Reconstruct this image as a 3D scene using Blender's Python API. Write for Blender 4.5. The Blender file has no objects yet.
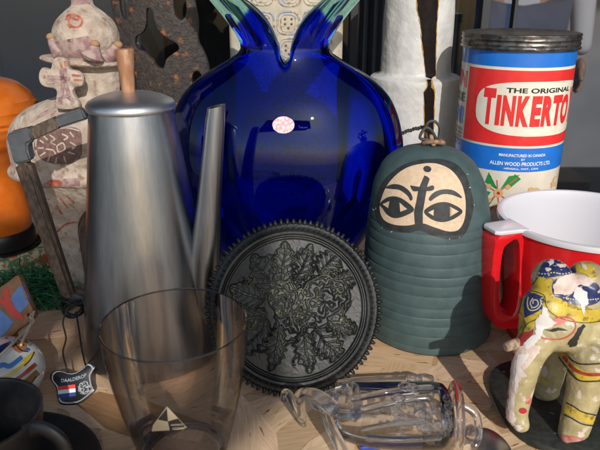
import bpy, bmesh, math, random
import numpy as np
from mathutils import Vector, Matrix, Euler, noise
from mathutils.bvhtree import BVHTree
PI = math.pi
random.seed(7)
C = bpy.context.scene
col = C.collection

# ------------------------------------------------------------------ camera, sky, sun, exposure
S = 0.01                      # every builder works in centimetres
PITCH, FPX, CAMZ = math.radians(21.0), 620.0, 30.0
cam = bpy.data.cameras.new('camera'); camo = bpy.data.objects.new('camera', cam); col.objects.link(camo)
camo.location = (0, 0, CAMZ*S); camo.rotation_euler = (math.radians(90)-PITCH, 0, 0)
cam.sensor_width = 36; cam.lens = FPX/600*36; cam.clip_start = 0.01; cam.clip_end = 500
cam.dof.use_dof = True; cam.dof.focus_distance = 0.56; cam.dof.aperture_fstop = 18
C.camera = camo
SUN_EL, SUN_AZ = math.radians(31), math.radians(14)     # azimuth measured from behind the camera towards its right
w = bpy.data.worlds.new('World'); C.world = w; w.use_nodes = True
nt = w.node_tree; bg = nt.nodes['Background']
sky = nt.nodes.new('ShaderNodeTexSky'); sky.sky_type = 'NISHITA'; sky.sun_disc = False
sky.sun_elevation = SUN_EL; sky.sun_rotation = math.radians(180)-SUN_AZ
nt.links.new(sky.outputs[0], bg.inputs[0]); bg.inputs[1].default_value = 0.115
sl = bpy.data.lights.new('sun', 'SUN'); sl.energy = 3.1; sl.angle = math.radians(0.7); sl.color = (1, .95, .88)
so = bpy.data.objects.new('sun', sl); col.objects.link(so)
sundir = Vector((math.sin(SUN_AZ)*math.cos(SUN_EL), -math.cos(SUN_AZ)*math.cos(SUN_EL), math.sin(SUN_EL)))
so.rotation_euler = sundir.to_track_quat('Z', 'Y').to_euler(); so.location = sundir*3
C.view_settings.view_transform = 'Standard'; C.view_settings.look = 'None'
C.view_settings.exposure = 0.12; C.view_settings.gamma = 1
C.cycles.max_bounces = 14; C.cycles.transmission_bounces = 12; C.cycles.transparent_max_bounces = 24
C.cycles.glossy_bounces = 6

# ------------------------------------------------------------------ geometry helpers (cm)
def ray(px, py):
    u = (px-300)/FPX; v = (225-py)/FPX; c, s = math.cos(PITCH), math.sin(PITCH)
    return Vector((u, c+v*s, -s+v*c))
EYE = Vector((0, 0, CAMZ))
def P(px, py, Y):             # point of that sight line at depth Y
    d = ray(px, py); return EYE + d*(Y/d.y)
def G(px, py, z=0):           # point of that sight line at height z
    d = ray(px, py); return EYE + d*((z-CAMZ)/d.z)
ORG = {}
def thing(name, label, cat, loc, group=None):
    o = bpy.data.objects.new(name, None); col.objects.link(o); o.empty_display_size = .02
    o.location = Vector(loc)*S; o['label'] = label; o['category'] = cat
    if group: o['group'] = group
    ORG[o.name] = Vector(loc); return o
def mk(name, bm, mat, parent=None, smooth=True, angle=38, label=None):
    if smooth:
        ca = math.radians(angle)
        for f in bm.faces: f.smooth = True
        for e in bm.edges:
            if len(e.link_faces) == 2 and e.calc_face_angle(0) > ca: e.smooth = False
    org = ORG[parent.name] if parent else Vector((0, 0, 0))
    if not parent:
        zs = [v.co for v in bm.verts]
        org = Vector(((min(v.x for v in zs)+max(v.x for v in zs))/2, (min(v.y for v in zs)+max(v.y for v in zs))/2, min(v.z for v in zs)))
    me = bpy.data.meshes.new(name)
    for v in bm.verts: v.co = (v.co-org)*S
    bm.to_mesh(me); bm.free()
    mats = mat if isinstance(mat, (list, tuple)) else [mat]
    for m in mats: me.materials.append(m)
    o = bpy.data.objects.new(name, me); col.objects.link(o)
    if parent: o.parent = parent
    else: o.location = org*S
    ORG[o.name] = org
    if label: o['label'] = label
    return o
def tag(o, label, cat, group=None):
    o['label'] = label; o['category'] = cat
    if group: o['group'] = group
    return o
def struct(name, bm, mat, smooth=False):
    o = mk(name, bm, mat, None, smooth); o['kind'] = 'structure'; return o
def wbm(o):                   # world bmesh (cm) of a built mesh
    bm = bmesh.new(); bm.from_mesh(o.data); org = ORG[o.name]
    for v in bm.verts: v.co = v.co/S+org
    return bm
def bvh(o):
    bm = wbm(o); t = BVHTree.FromBMesh(bm); bm.free(); return t
def join(*bms):
    r = bms[0]
    for b in bms[1:]:
        m = bpy.data.meshes.new('t'); b.to_mesh(m); b.free(); r.from_mesh(m); bpy.data.meshes.remove(m)
    return r
def interp(pts, t):           # smooth interpolation through (t, value) pairs
    for i in range(len(pts)-1):
        if t <= pts[i+1][0] or i == len(pts)-2:
            a, b = pts[i], pts[i+1]
            k = (t-a[0])/(b[0]-a[0]) if b[0] != a[0] else 0
            p0 = pts[max(i-1, 0)]; p3 = pts[min(i+2, len(pts)-1)]
            h = b[0]-a[0]
            m0 = (b[1]-p0[1])/(b[0]-p0[0])*h if b[0] != p0[0] else 0
            m1 = (p3[1]-a[1])/(p3[0]-a[0])*h if p3[0] != a[0] else 0
            k = max(0, min(1, k)); k2, k3 = k*k, k*k*k
            return (2*k3-3*k2+1)*a[1]+(k3-2*k2+k)*m0+(-2*k3+3*k2)*b[1]+(k3-k2)*m1
def spline(pts, n=8, closed=False):
    pts = [Vector(p) for p in pts]; out = []; N = len(pts)
    rng = range(N) if closed else range(N-1)
    for i in rng:
        if closed: p0, p1, p2, p3 = pts[i-1], pts[i], pts[(i+1) % N], pts[(i+2) % N]
        else: p0, p1, p2, p3 = pts[max(i-1, 0)], pts[i], pts[i+1], pts[min(i+2, N-1)]
        for k in range(n):
            t = k/n
            out.append(.5*((2*p1)+(p2-p0)*t+(2*p0-5*p1+4*p2-p3)*t*t+(3*p1-p0-3*p2+p3)*t**3))
    if not closed: out.append(pts[-1])
    return out
def lathe(prof, c=(0, 0), n=96, sy=1.0, close=False, wob=None, cap0=False, cap1=False):
    bm = bmesh.new(); rings = []
    for (r, z) in prof:
        ring = []
        for i in range(n):
            a = 2*PI*i/n; rr = r+(wob(a, z) if wob else 0)
            ring.append(bm.verts.new((c[0]+rr*math.cos(a), c[1]+rr*math.sin(a)*sy, z)))
        rings.append(ring)
    m = len(rings)
    for j in range(m if close else m-1):
        A, B = rings[j], rings[(j+1) % m]
        for i in range(n): bm.faces.new((A[i], A[(i+1) % n], B[(i+1) % n], B[i]))
    if cap0: bm.faces.new(rings[0][::-1])
    if cap1: bm.faces.new(rings[-1])
    bmesh.ops.recalc_face_normals(bm, faces=bm.faces); return bm
def smoothprof(pts, n=6):
    return [(p.x, p.y) for p in spline([(a, b, 0) for a, b in pts], n)]
def tube(pts, rad, n=16, closed=False, sect=(1, 1), cap=True, sm=6, up=None):
    path = spline(pts, sm, closed) if sm else [Vector(p) for p in pts]
    N = len(path); bm = bmesh.new(); rings = []
    if not isinstance(rad, (list, tuple)): rad = [rad]*len(pts)
    def R(i):
        t = i/(N-1 if not closed else N)*(len(rad)-1 if not closed else len(rad)); k = int(min(t, len(rad)-1)); f = t-k
        a = rad[k]; b = rad[(k+1) % len(rad)] if closed else rad[min(k+1, len(rad)-1)]
        return a+(b-a)*f
    prev = None
    for i, p in enumerate(path):
        if closed: t = path[(i+1) % N]-path[i-1]
        else: t = path[min(i+1, N-1)]-path[max(i-1, 0)]
        t.normalize()
        if prev is None:
            u0 = Vector(up) if up else (Vector((0, 0, 1)) if abs(t.z) < .9 else Vector((0, 1, 0)))
            x = t.cross(u0).normalized()
        else: x = (prev-t*prev.dot(t)).normalized()
        prev = x; y = t.cross(x)
        rings.append([bm.verts.new(p+x*(R(i)*sect[0]*math.cos(2*PI*k/n))+y*(R(i)*sect[1]*math.sin(2*PI*k/n))) for k in range(n)])
    for j in range(N if closed else N-1):
        A, B = rings[j], rings[(j+1) % N]
        for k in range(n): bm.faces.new((A[k], A[(k+1) % n], B[(k+1) % n], B[k]))
    if cap and not closed:
        for ring, sgn in ((rings[0], -1), (rings[-1], 1)):
            c = sum((v.co for v in ring), Vector())/n
            q = path[0]-path[1] if sgn < 0 else path[-1]-path[-2]
            r = (ring[0].co-c).length; cv = bm.verts.new(c+q.normalized()*r*.45)
            mid = [bm.verts.new(c+(v.co-c)*.75+q.normalized()*r*.3) for v in ring]
            for k in range(n):
                bm.faces.new((ring[k], ring[(k+1) % n], mid[(k+1) % n], mid[k])); bm.faces.new((mid[k], mid[(k+1) % n], cv))
    bmesh.ops.recalc_face_normals(bm, faces=bm.faces); return bm
def box(c, s, bev=0.0, rot=None):
    bm = bmesh.new(); bmesh.ops.create_cube(bm, size=1)
    for v in bm.verts: v.co = Vector((v.co.x*s[0], v.co.y*s[1], v.co.z*s[2]))
    if bev: bmesh.ops.bevel(bm, geom=bm.edges[:], offset=bev, segments=3, affect='EDGES', profile=.6)
    M = Matrix.Translation(Vector(c)) @ (rot.to_4x4() if rot else Matrix.Identity(4))
    bmesh.ops.transform(bm, matrix=M, verts=bm.verts); return bm
def ellip(c, r, rot=None, sub=3):
    bm = bmesh.new(); bmesh.ops.create_icosphere(bm, subdivisions=sub, radius=1)
    M = Matrix.Translation(Vector(c)) @ (rot.to_4x4() if rot else Matrix.Identity(4)) @ Matrix.Diagonal((r[0], r[1], r[2], 1))
    bmesh.ops.transform(bm, matrix=M, verts=bm.verts); return bm
def plate2d(outer, holes=(), thick=.5, bevel=.05):       # flat shape with holes -> solid in the local XY plane
    cu = bpy.data.curves.new('t', 'CURVE'); cu.dimensions = '2D'; cu.fill_mode = 'BOTH'; cu.extrude = thick/2-bevel; cu.bevel_depth = bevel; cu.bevel_resolution = 1; cu.offset = -bevel
    for pl in [outer]+list(holes):
        sp = cu.splines.new('POLY'); sp.points.add(len(pl)-1); sp.use_cyclic_u = True
        for q, p in zip(sp.points, pl): q.co = (p[0], p[1], 0, 1)
    return from_curve(cu)
def from_curve(cu):
    o = bpy.data.objects.new('t', cu); col.objects.link(o); dg = bpy.context.evaluated_depsgraph_get()
    me = bpy.data.meshes.new_from_object(o.evaluated_get(dg)); bm = bmesh.new(); bm.from_mesh(me)
    bpy.data.objects.remove(o); bpy.data.curves.remove(cu); bpy.data.meshes.remove(me)
    bmesh.ops.remove_doubles(bm, verts=bm.verts, dist=1e-5); return bm
def modmesh(bm, mods):        # run modifiers on a bmesh through a temporary object
    me = bpy.data.meshes.new('t'); bm.to_mesh(me); bm.free(); o = bpy.data.objects.new('t', me); col.objects.link(o)
    for typ, kw in mods:
        m = o.modifiers.new('m', typ)
        for k, v in kw.items(): setattr(m, k, v)
    dg = bpy.context.evaluated_depsgraph_get(); me2 = bpy.data.meshes.new_from_object(o.evaluated_get(dg))
    r = bmesh.new(); r.from_mesh(me2); bpy.data.objects.remove(o); bpy.data.meshes.remove(me); bpy.data.meshes.remove(me2); return r
def blob(bm, vox=.16, smooth=4):
    return modmesh(bm, [('REMESH', dict(mode='VOXEL', voxel_size=vox)), ('SMOOTH', dict(factor=.5, iterations=smooth))])
def grid_cut(bm, step):
    for ax in (0, 1):
        lo = min(v.co[ax] for v in bm.verts); hi = max(v.co[ax] for v in bm.verts); k = lo+step
        while k < hi-1e-4:
            no = Vector((1, 0, 0)) if ax == 0 else Vector((0, 1, 0)); co = Vector((k, 0, 0)) if ax == 0 else Vector((0, k, 0))
            bmesh.ops.bisect_plane(bm, geom=bm.verts[:]+bm.edges[:]+bm.faces[:], plane_co=co, plane_no=no); k += step
def flat(polys):              # filled 2D polygons -> bmesh
    bm = bmesh.new()
    for pl in polys:
        vs = [bm.verts.new((p[0], p[1], 0)) for p in pl]; f = bm.faces.new(vs)
    bmesh.ops.triangulate(bm, faces=bm.faces[:]); return bm
def text2d(s, w=None, h=1.0, bold=0.0, cx=0, cy=0, rot=0, spacing=1.0, align='CENTER'):
    cu = bpy.data.curves.new('t', 'FONT'); cu.body = s; cu.size = 1; cu.offset = bold; cu.space_character = spacing; cu.resolution_u = 3; cu.fill_mode = 'FRONT'
    bm = from_curve(cu)
    x0 = min(v.co.x for v in bm.verts); x1 = max(v.co.x for v in bm.verts); y0 = min(v.co.y for v in bm.verts); y1 = max(v.co.y for v in bm.verts)
    sy = h/(y1-y0); sx = (w/(x1-x0)) if w else sy; c, sn = math.cos(rot), math.sin(rot)
    for v in bm.verts:
        a = (v.co.x-(x0+x1)/2)*sx; b = (v.co.y-(y0+y1)/2)*sy
        v.co = Vector((cx+a*c-b*sn, cy+a*sn+b*c, 0))
    bmesh.ops.triangulate(bm, faces=bm.faces[:]); return bm
def stroke(pts, wd, sm=6):    # ribbon polygon along a 2D path, wd number or list
    p = spline([(a[0], a[1], 0) for a in pts], sm) if sm else [Vector((a[0], a[1], 0)) for a in pts]
    n = len(p); L = []; Rr = []
    for i, q in enumerate(p):
        t = (p[min(i+1, n-1)]-p[max(i-1, 0)]); t.normalize(); nn = Vector((-t.y, t.x, 0))
        if isinstance(wd, (list, tuple)):
            f = i/(n-1)*(len(wd)-1); k = min(int(f), len(wd)-2); ww = wd[k]+(wd[k+1]-wd[k])*(f-k)
        else: ww = wd
        L.append(q+nn*ww/2); Rr.append(q-nn*ww/2)
    return [(v.x, v.y) for v in L+Rr[::-1]]
def strokes(paths, wd):       # robust ribbons as quads
    bm = bmesh.new()
    for pts in paths:
        q = stroke(pts, wd); n = len(q)//2; vs = [bm.verts.new((a, b, 0)) for a, b in q]
        for i in range(n-1): bm.faces.new((vs[i], vs[i+1], vs[2*n-2-i], vs[2*n-1-i]))
    return bm
def smoothpoly(pl, n=5): return [(p.x, p.y) for p in spline([(a, b, 0) for a, b in pl], n, True)]
def ellpoly(cx, cy, rx, ry, rot=0, n=28, jag=0):
    out = []
    for i in range(n):
        a = 2*PI*i/n; k = 1+jag*(random.random()-.5); x, y = rx*k*math.cos(a), ry*k*math.sin(a)
        out.append((cx+x*math.cos(rot)-y*math.sin(rot), cy+x*math.sin(rot)+y*math.cos(rot)))
    return out
def jagged(pl, amp=1.2, n=4, seed=0):    # chipped-paint outline
    rnd = random.Random(seed); out = []
    for i in range(len(pl)):
        a, b = pl[i], pl[(i+1) % len(pl)]
        for k in range(n):
            t = k/n; out.append((a[0]+(b[0]-a[0])*t+rnd.uniform(-amp, amp), a[1]+(b[1]-a[1])*t+rnd.uniform(-amp, amp)))
    return out
def decal(name, bm, target, off, mat, parent, step=3.0, tree=None):
    # paint lying on a curved surface: each vertex is carried onto the surface itself and lifted by a hair
    grid_cut(bm, step); t = tree or bvh(target); dead = []
    for v in bm.verts:
        d = ray(v.co.x, v.co.y).normalized(); loc, nrm, idx, dist = t.ray_cast(EYE, d)
        if loc is None: dead.append(v); continue
        if nrm.dot(d) > 0: nrm = -nrm
        v.co = loc+nrm*off
    bmesh.ops.delete(bm, geom=dead, context='VERTS')
    bad = [f for f in bm.faces if max(e.calc_length() for e in f.edges) > 1.6]
    if bad: bmesh.ops.delete(bm, geom=bad, context='FACES')
    return mk(name, bm, mat, parent, True, 70)
def wrapcyl(bm, c, r, th0, off, step=.5):      # (s, z) -> cylinder
    grid_cut(bm, step)
    for v in bm.verts:
        a = th0+v.co.x/r; v.co = Vector((c[0]+(r+off)*math.cos(a), c[1]+(r+off)*math.sin(a), v.co.y))
    return bm
def mapto(bm, M):
    bmesh.ops.transform(bm, matrix=M, verts=bm.verts); return bm

# ------------------------------------------------------------------ materials
def pm(name, colr, rough=.5, metal=0, c2=None, sc=1.0, lo=.4, hi=.6, bump=0, bsc=3.0, spec=.5, coat=0, rvar=0, stretch=(1, 1, 1), detail=5, bdist=.05, c3=None, sc3=3, lo3=.6, hi3=.66, aniso=0):
    m = bpy.data.materials.new(name); m.use_nodes = True; N = m.node_tree.nodes; L = m.node_tree.links
    b = N['Principled BSDF']; b.inputs['Base Color'].default_value = (*colr, 1); b.inputs['Roughness'].default_value = rough
    b.inputs['Metallic'].default_value = metal; b.inputs['Specular IOR Level'].default_value = spec; b.inputs['Coat Weight'].default_value = coat
    b.inputs['Coat Roughness'].default_value = .08; b.inputs['Anisotropic'].default_value = aniso
    tc = N.new('ShaderNodeTexCoord'); mp = N.new('ShaderNodeMapping'); mp.inputs['Scale'].default_value = [100*k for k in stretch]
    L.new(tc.outputs['Object'], mp.inputs[0])
    def nz(scale, det=detail):
        n = N.new('ShaderNodeTexNoise'); n.inputs['Scale'].default_value = scale; n.inputs['Detail'].default_value = det; L.new(mp.outputs[0], n.inputs['Vector']); return n
    def ramp(src, a, z, ca=(0, 0, 0, 1), cz=(1, 1, 1, 1)):
        r = N.new('ShaderNodeValToRGB'); r.color_ramp.elements[0].position = a; r.color_ramp.elements[1].position = z
        r.color_ramp.elements[0].color = ca; r.color_ramp.elements[1].color = cz; L.new(src, r.inputs[0]); return r
    last = None
    if c2:
        r = ramp(nz(sc).outputs['Fac'], lo, hi, (*colr, 1), (*c2, 1)); last = r.outputs[0]
    if c3:
        mx = N.new('ShaderNodeMix'); mx.data_type = 'RGBA'; f = ramp(nz(sc3, 8).outputs['Fac'], lo3, hi3)
        L.new(f.outputs[0], mx.inputs[0])
        if last: L.new(last, mx.inputs[6])
        else: mx.inputs[6].default_value = (*colr, 1)
        mx.inputs[7].default_value = (*c3, 1); last = mx.outputs[2]
    if last: L.new(last, b.inputs['Base Color'])
    if bump:
        bp = N.new('ShaderNodeBump'); bp.inputs['Strength'].default_value = bump; bp.inputs['Distance'].default_value = bdist*S
        L.new(nz(bsc).outputs['Fac'], bp.inputs['Height']); L.new(bp.outputs[0], b.inputs['Normal'])
    if rvar:
        r = N.new('ShaderNodeMapRange'); r.inputs['To Min'].default_value = rough-rvar; r.inputs['To Max'].default_value = rough+rvar
        L.new(nz(1.7*bsc/3).outputs['Fac'], r.inputs['Value']); L.new(r.outputs[0], b.inputs['Roughness'])
    return m
def thin_glass(name, tint, k=1.0, rough=.0):       # thin-walled glass: clear tint plus a Fresnel reflection
    m = bpy.data.materials.new(name); m.use_nodes = True; N = m.node_tree.nodes; L = m.node_tree.links; N.clear()
    o = N.new('ShaderNodeOutputMaterial'); t = N.new('ShaderNodeBsdfTransparent'); g = N.new('ShaderNodeBsdfGlossy'); mx = N.new('ShaderNodeMixShader')
    lw = N.new('ShaderNodeFresnel'); lw.inputs[0].default_value = 1.5
    mul = N.new('ShaderNodeMath'); mul.operation = 'MULTIPLY'; mul.inputs[1].default_value = k
    lay = N.new('ShaderNodeLayerWeight'); lay.inputs[0].default_value = .12
    cm = N.new('ShaderNodeMix'); cm.data_type = 'RGBA'; cm.inputs[6].default_value = (*tint, 1); cm.inputs[7].default_value = (*[c**3 for c in tint], 1)
    L.new(lay.outputs['Facing'], cm.inputs[0]); L.new(cm.outputs[2], t.inputs[0])
    g.inputs['Roughness'].default_value = rough
    L.new(lw.outputs[0], mul.inputs[0]); L.new(mul.outputs[0], mx.inputs[0]); L.new(t.outputs[0], mx.inputs[1]); L.new(g.outputs[0], mx.inputs[2]); L.new(mx.outputs[0], o.inputs[0])
    return m
def solid_glass(name, colr, ior=1.48, clear=.0, rough=0):
    m = bpy.data.materials.new(name); m.use_nodes = True; N = m.node_tree.nodes; L = m.node_tree.links; N.clear()
    o = N.new('ShaderNodeOutputMaterial'); g = N.new('ShaderNodeBsdfGlass'); g.inputs['Color'].default_value = (*colr, 1); g.inputs['IOR'].default_value = ior; g.inputs['Roughness'].default_value = rough
    if clear:
        t = N.new('ShaderNodeBsdfTransparent'); t.inputs[0].default_value = (*colr, 1); mx = N.new('ShaderNodeMixShader'); mx.inputs[0].default_value = clear
        L.new(g.outputs[0], mx.inputs[1]); L.new(t.outputs[0], mx.inputs[2]); L.new(mx.outputs[0], o.inputs[0])
    else: L.new(g.outputs[0], o.inputs[0])
    return m

# ------------------------------------------------------------------ the setting: board shelf, room behind, street in front
def osb():
    m = bpy.data.materials.new('strand_board'); m.use_nodes = True; N = m.node_tree.nodes; L = m.node_tree.links; b = N['Principled BSDF']
    at = N.new('ShaderNodeAttribute'); at.attribute_name = 'flake'; uv = N.new('ShaderNodeUVMap'); uv.uv_map = 'grain'
    n1 = N.new('ShaderNodeTexNoise'); n1.inputs['Scale'].default_value = 1; n1.inputs['Detail'].default_value = 7; n1.inputs['Roughness'].default_value = .65; n1.inputs['Distortion'].default_value = .6
    mp = N.new('ShaderNodeMapping'); mp.inputs['Scale'].default_value = (.35, 4.2, 1); L.new(uv.outputs[0], mp.inputs[0]); L.new(mp.outputs[0], n1.inputs['Vector'])
    r = N.new('ShaderNodeValToRGB'); r.color_ramp.elements[0].position = .36; r.color_ramp.elements[1].position = .66
    r.color_ramp.elements[0].color = (.84, .77, .69, 1); r.color_ramp.elements[1].color = (1.08, 1.07, 1.05, 1); L.new(n1.outputs['Fac'], r.inputs[0])
    mx = N.new('ShaderNodeMix'); mx.data_type = 'RGBA'; mx.blend_type = 'MULTIPLY'; mx.inputs[0].default_value = 1
    L.new(at.outputs['Color'], mx.inputs[6]); L.new(r.outputs[0], mx.inputs[7])
    # a few dark bark streaks
    n2 = N.new('ShaderNodeTexNoise'); n2.inputs['Scale'].default_value = 1; n2.inputs['Detail'].default_value = 4
    mp2 = N.new('ShaderNodeMapping'); mp2.inputs['Scale'].default_value = (.6, 3, 1); mp2.inputs['Location'].default_value = (9, 4, 0); L.new(uv.outputs[0], mp2.inputs[0]); L.new(mp2.outputs[0], n2.inputs['Vector'])
    r2 = N.new('ShaderNodeValToRGB'); r2.color_ramp.elements[0].position = .64; r2.color_ramp.elements[1].position = .72; L.new(n2.outputs['Fac'], r2.inputs[0])
    m2 = N.new('ShaderNodeMix'); m2.data_type = 'RGBA'; L.new(r2.outputs[0], m2.inputs[0]); L.new(mx.outputs[2], m2.inputs[6]); m2.inputs[7].default_value = (.16, .08, .035, 1)
    L.new(m2.outputs[2], b.inputs['Base Color']); b.inputs['Roughness'].default_value = .62; b.inputs['Specular IOR Level'].default_value = .3
    bp = N.new('ShaderNodeBump'); bp.inputs['Strength'].default_value = .6; bp.inputs['Distance'].default_value = .0003; L.new(n1.outputs['Fac'], bp.inputs['Height']); L.new(bp.outputs[0], b.inputs['Normal'])
    return m
def shelf():
    bm = bmesh.new(); uv = bm.loops.layers.uv.new('grain'); cl = bm.loops.layers.float_color.new('flake'); rnd = random.Random(11)
    def flake(pts, z, ang, colr, off):
        vs = [bm.verts.new((p[0], p[1], z)) for p in pts]; f = bm.faces.new(vs)
        c, s = math.cos(ang), math.sin(ang)
        for l in f.loops:
            x, y = l.vert.co.x, l.vert.co.y; l[uv].uv = (x*c+y*s+off, -x*s+y*c+off*.7); l[cl] = (*colr, 1)
        if f.normal.z < 0: f.normal_flip()
    X0, X1, Y0, Y1 = -48, 48, 16, 88
    flake([(X0, Y0), (X1, Y0), (X1, Y1), (X0, Y1)], 0-.06, .2, (.5, .36, .22), 3)
    pal = [(.70, .50, .32), (.67, .47, .29), (.72, .53, .36), (.64, .44, .27), (.69, .50, .34), (.70, .52, .34), (.56, .37, .21), (.72, .51, .31)]
    n = 900
    for i in range(n):
        cx = rnd.uniform(X0-1, X1+1); cy = rnd.uniform(Y0-1, Y1+1); a = rnd.gauss(.35, .5) if rnd.random() < .8 else rnd.uniform(0, PI)
        L_ = rnd.uniform(4, 12.0)/2; W_ = rnd.uniform(1.8, 5.0)/2; ca, sa = math.cos(a), math.sin(a)
        top = []; bot = []
        k1, k2 = rnd.uniform(-1.4, 1.4), rnd.uniform(-1.4, 1.4)
        for k in range(5):
            x = -L_+2*L_*k/4; ww = W_*(1 if 0 < k < 4 else rnd.uniform(.5, 1))
            top.append((x+k1, ww*rnd.uniform(.72, 1.15))); bot.append((x+k2, -ww*rnd.uniform(.72, 1.15)))
        pts = [(min(X1, max(X0, cx+x*ca-y*sa)), min(Y1, max(Y0, cy+x*sa+y*ca))) for x, y in bot+top[::-1]]
        p = rnd.choice(pal); g = rnd.uniform(.88, 1.08)
        if rnd.random() < .05: p = (.42, .24, .12)
        flake(pts, -.045+.045*i/n, a, tuple(q*g for q in p), rnd.uniform(0, 400))
    # slab edges
    for q in (((X0, Y0), (X1, Y0)), ((X1, Y0), (X1, Y1)), ((X1, Y1), (X0, Y1)), ((X0, Y1), (X0, Y0))):
        vs = [bm.verts.new((q[0][0], q[0][1], -.06)), bm.verts.new((q[0][0], q[0][1], -1.9)), bm.verts.new((q[1][0], q[1][1], -1.9)), bm.verts.new((q[1][0], q[1][1], -.06))]
        f = bm.faces.new(vs)
        for l in f.loops: l[uv].uv = (l.vert.co.x+l.vert.co.y, l.vert.co.z); l[cl] = (.5, .36, .22, 1)
    return struct('shelf', bm, osb())
shelf()
M_dark = pm('dark_wall_paint', (.06, .064, .07), .7, c2=(.08, .085, .092), sc=.03)
M_floor = pm('dark_floor', (.03, .024, .02), .5, c2=(.05, .04, .033), sc=.05)
struct('room_floor', box((0, 215, -79), (520, 390, 2)), M_floor)
struct('pavement', box((0, -390, -81), (1600, 800, 2)), pm('pavement', (.25, .24, .23), .85, c2=(.32, .31, .3), sc=.05))
struct('back_wall', box((0, 412, 60), (520, 4, 300)), M_dark)
struct('side_wall', box((-262, 215, 60), (4, 390, 300)), M_dark)
struct('side_wall', box((262, 215, 60), (4, 390, 300)), M_dark)
struct('ceiling', box((0, 215, 211), (520, 390, 2)), M_dark)
# unseen pierced board, added to shade the left half of the display
def shade_board():
    Yb = -95.0; ta = math.tan(SUN_AZ); te = math.tan(SUN_EL)/math.cos(SUN_AZ)
    def q(x, y): return Vector((x+(y-Yb)*ta, 0, (y-Yb)*te))      # where the sun ray reaching floor point (x, y) crosses the board's plane
    A_ = G(290, 402); B_ = G(238, 452); dd = (B_-A_).normalized()*14
    outer = [q(A_.x, A_.y), q(A_.x-.25*34, 74), q(-75, 74), q(-75, 14), q(A_.x+dd.x, A_.y+dd.y)]
    h1 = [q(*G(*p).xy) for p in ((78, 362), (104, 350), (113, 380), (152, 405), (112, 424), (88, 402), (34, 412), (30, 404))]  # holes shaped so that patches of sun fall on the floor
    h2 = [q(*G(*p).xy) for p in ((40, 352), (66, 322), (70, 332), (48, 362))]
    h3 = [q(*G(*p).xy) for p in ((128, 372), (212, 352), (214, 360), (178, 404))]
    sg = plate2d([(v.x, v.z) for v in outer], [[(v.x, v.z) for v in h] for h in (h1, h2, h3)], .6, .1)
    bmesh.ops.transform(sg, matrix=Matrix.Translation((0, Yb, 0)) @ Matrix.Rotation(math.radians(90), 4, 'X'), verts=sg.verts)
    return tag(mk('added_shade_board', sg, pm('shade_board_grey', (.26, .25, .24), .7)), 'unseen grey pierced board added to shade the left half of the shelf', 'hanging board')
shade_board()
# rear framing of the display
M_fr = pm('grey_metal_frame', (.02, .022, .026), .6)
def postbox(px, wpx, Y, z0=-1.9, z1=80, d=1.6):
    p = P(px, 80, Y); wd = wpx*(Y*.934+8)/FPX; return box((p.x, Y, (z0+z1)/2), (wd, d, z1-z0), .1)
fr = thing('rear_window_frame', 'grey metal frame of the dark glass partition at the back of the display', 'window frame', (0, 92, -78))
for k, (px, wp) in enumerate(((-20, 10), (352, 7), (478, 8), (506, 3), (650, 12))):
    mk('post', postbox(px, wp, 92, -78, 80), M_fr, fr)
mk('pane', box((0, 93.2, 35), (150, .5, 150)), thin_glass('tinted_pane', (.55, .57, .6), .5), fr)
# lighter panels standing in the room
cab = thing('display_cabinet', 'tall dark grey cabinet in the gloom behind the clay figure', 'cabinet', (-110, 250, -78))
mk('case', box((-112, 250, 20), (110, 40, 196), 1), pm('cabinet_paint', (.15, .165, .175), .45, c2=(.2, .215, .225), sc=.02), cab)
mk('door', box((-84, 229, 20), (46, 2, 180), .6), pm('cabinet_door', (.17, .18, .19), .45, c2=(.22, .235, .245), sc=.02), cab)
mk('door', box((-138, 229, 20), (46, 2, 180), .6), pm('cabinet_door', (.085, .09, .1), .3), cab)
def curtain(px0, px1, Y, name, label, colr):
    a, b = P(px0, 60, Y), P(px1, 60, Y); bm = bmesh.new(); n = 90; rows = []
    for z in (-76, 140):
        rows.append([bm.verts.new((a.x+(b.x-a.x)*i/n, Y+2.2*math.sin(i*.9)+1.2*math.sin(i*.37), z)) for i in range(n+1)])
    for i in range(n): bm.faces.new((rows[0][i], rows[0][i+1], rows[1][i+1], rows[1][i]))
    bm = modmesh(bm, [('SOLIDIFY', dict(thickness=.5))])
    return tag(mk(name, bm, pm(name, colr, .9)), label, 'curtain')
pb_ = P(500, 20, 330)
wp = thing('wall_panel', 'pale grey wall panel far behind the toy tin', 'wall panel', (pb_.x+60, 330, -78))
mk('board', box((pb_.x+52, 330, 20), (150, 3, 196), .5), pm('pale_grey_panel', (.34, .345, .36), .6, c2=(.42, .425, .44), sc=.03), wp)
mk('skirting', box((pb_.x+52, 327.5, -70), (150, 2, 16), .3), M_fr, wp)
curtain(356, 470, 190, 'curtain', 'dark grey curtain hanging behind the white stepped vase', (.13, .135, .14))

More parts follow.
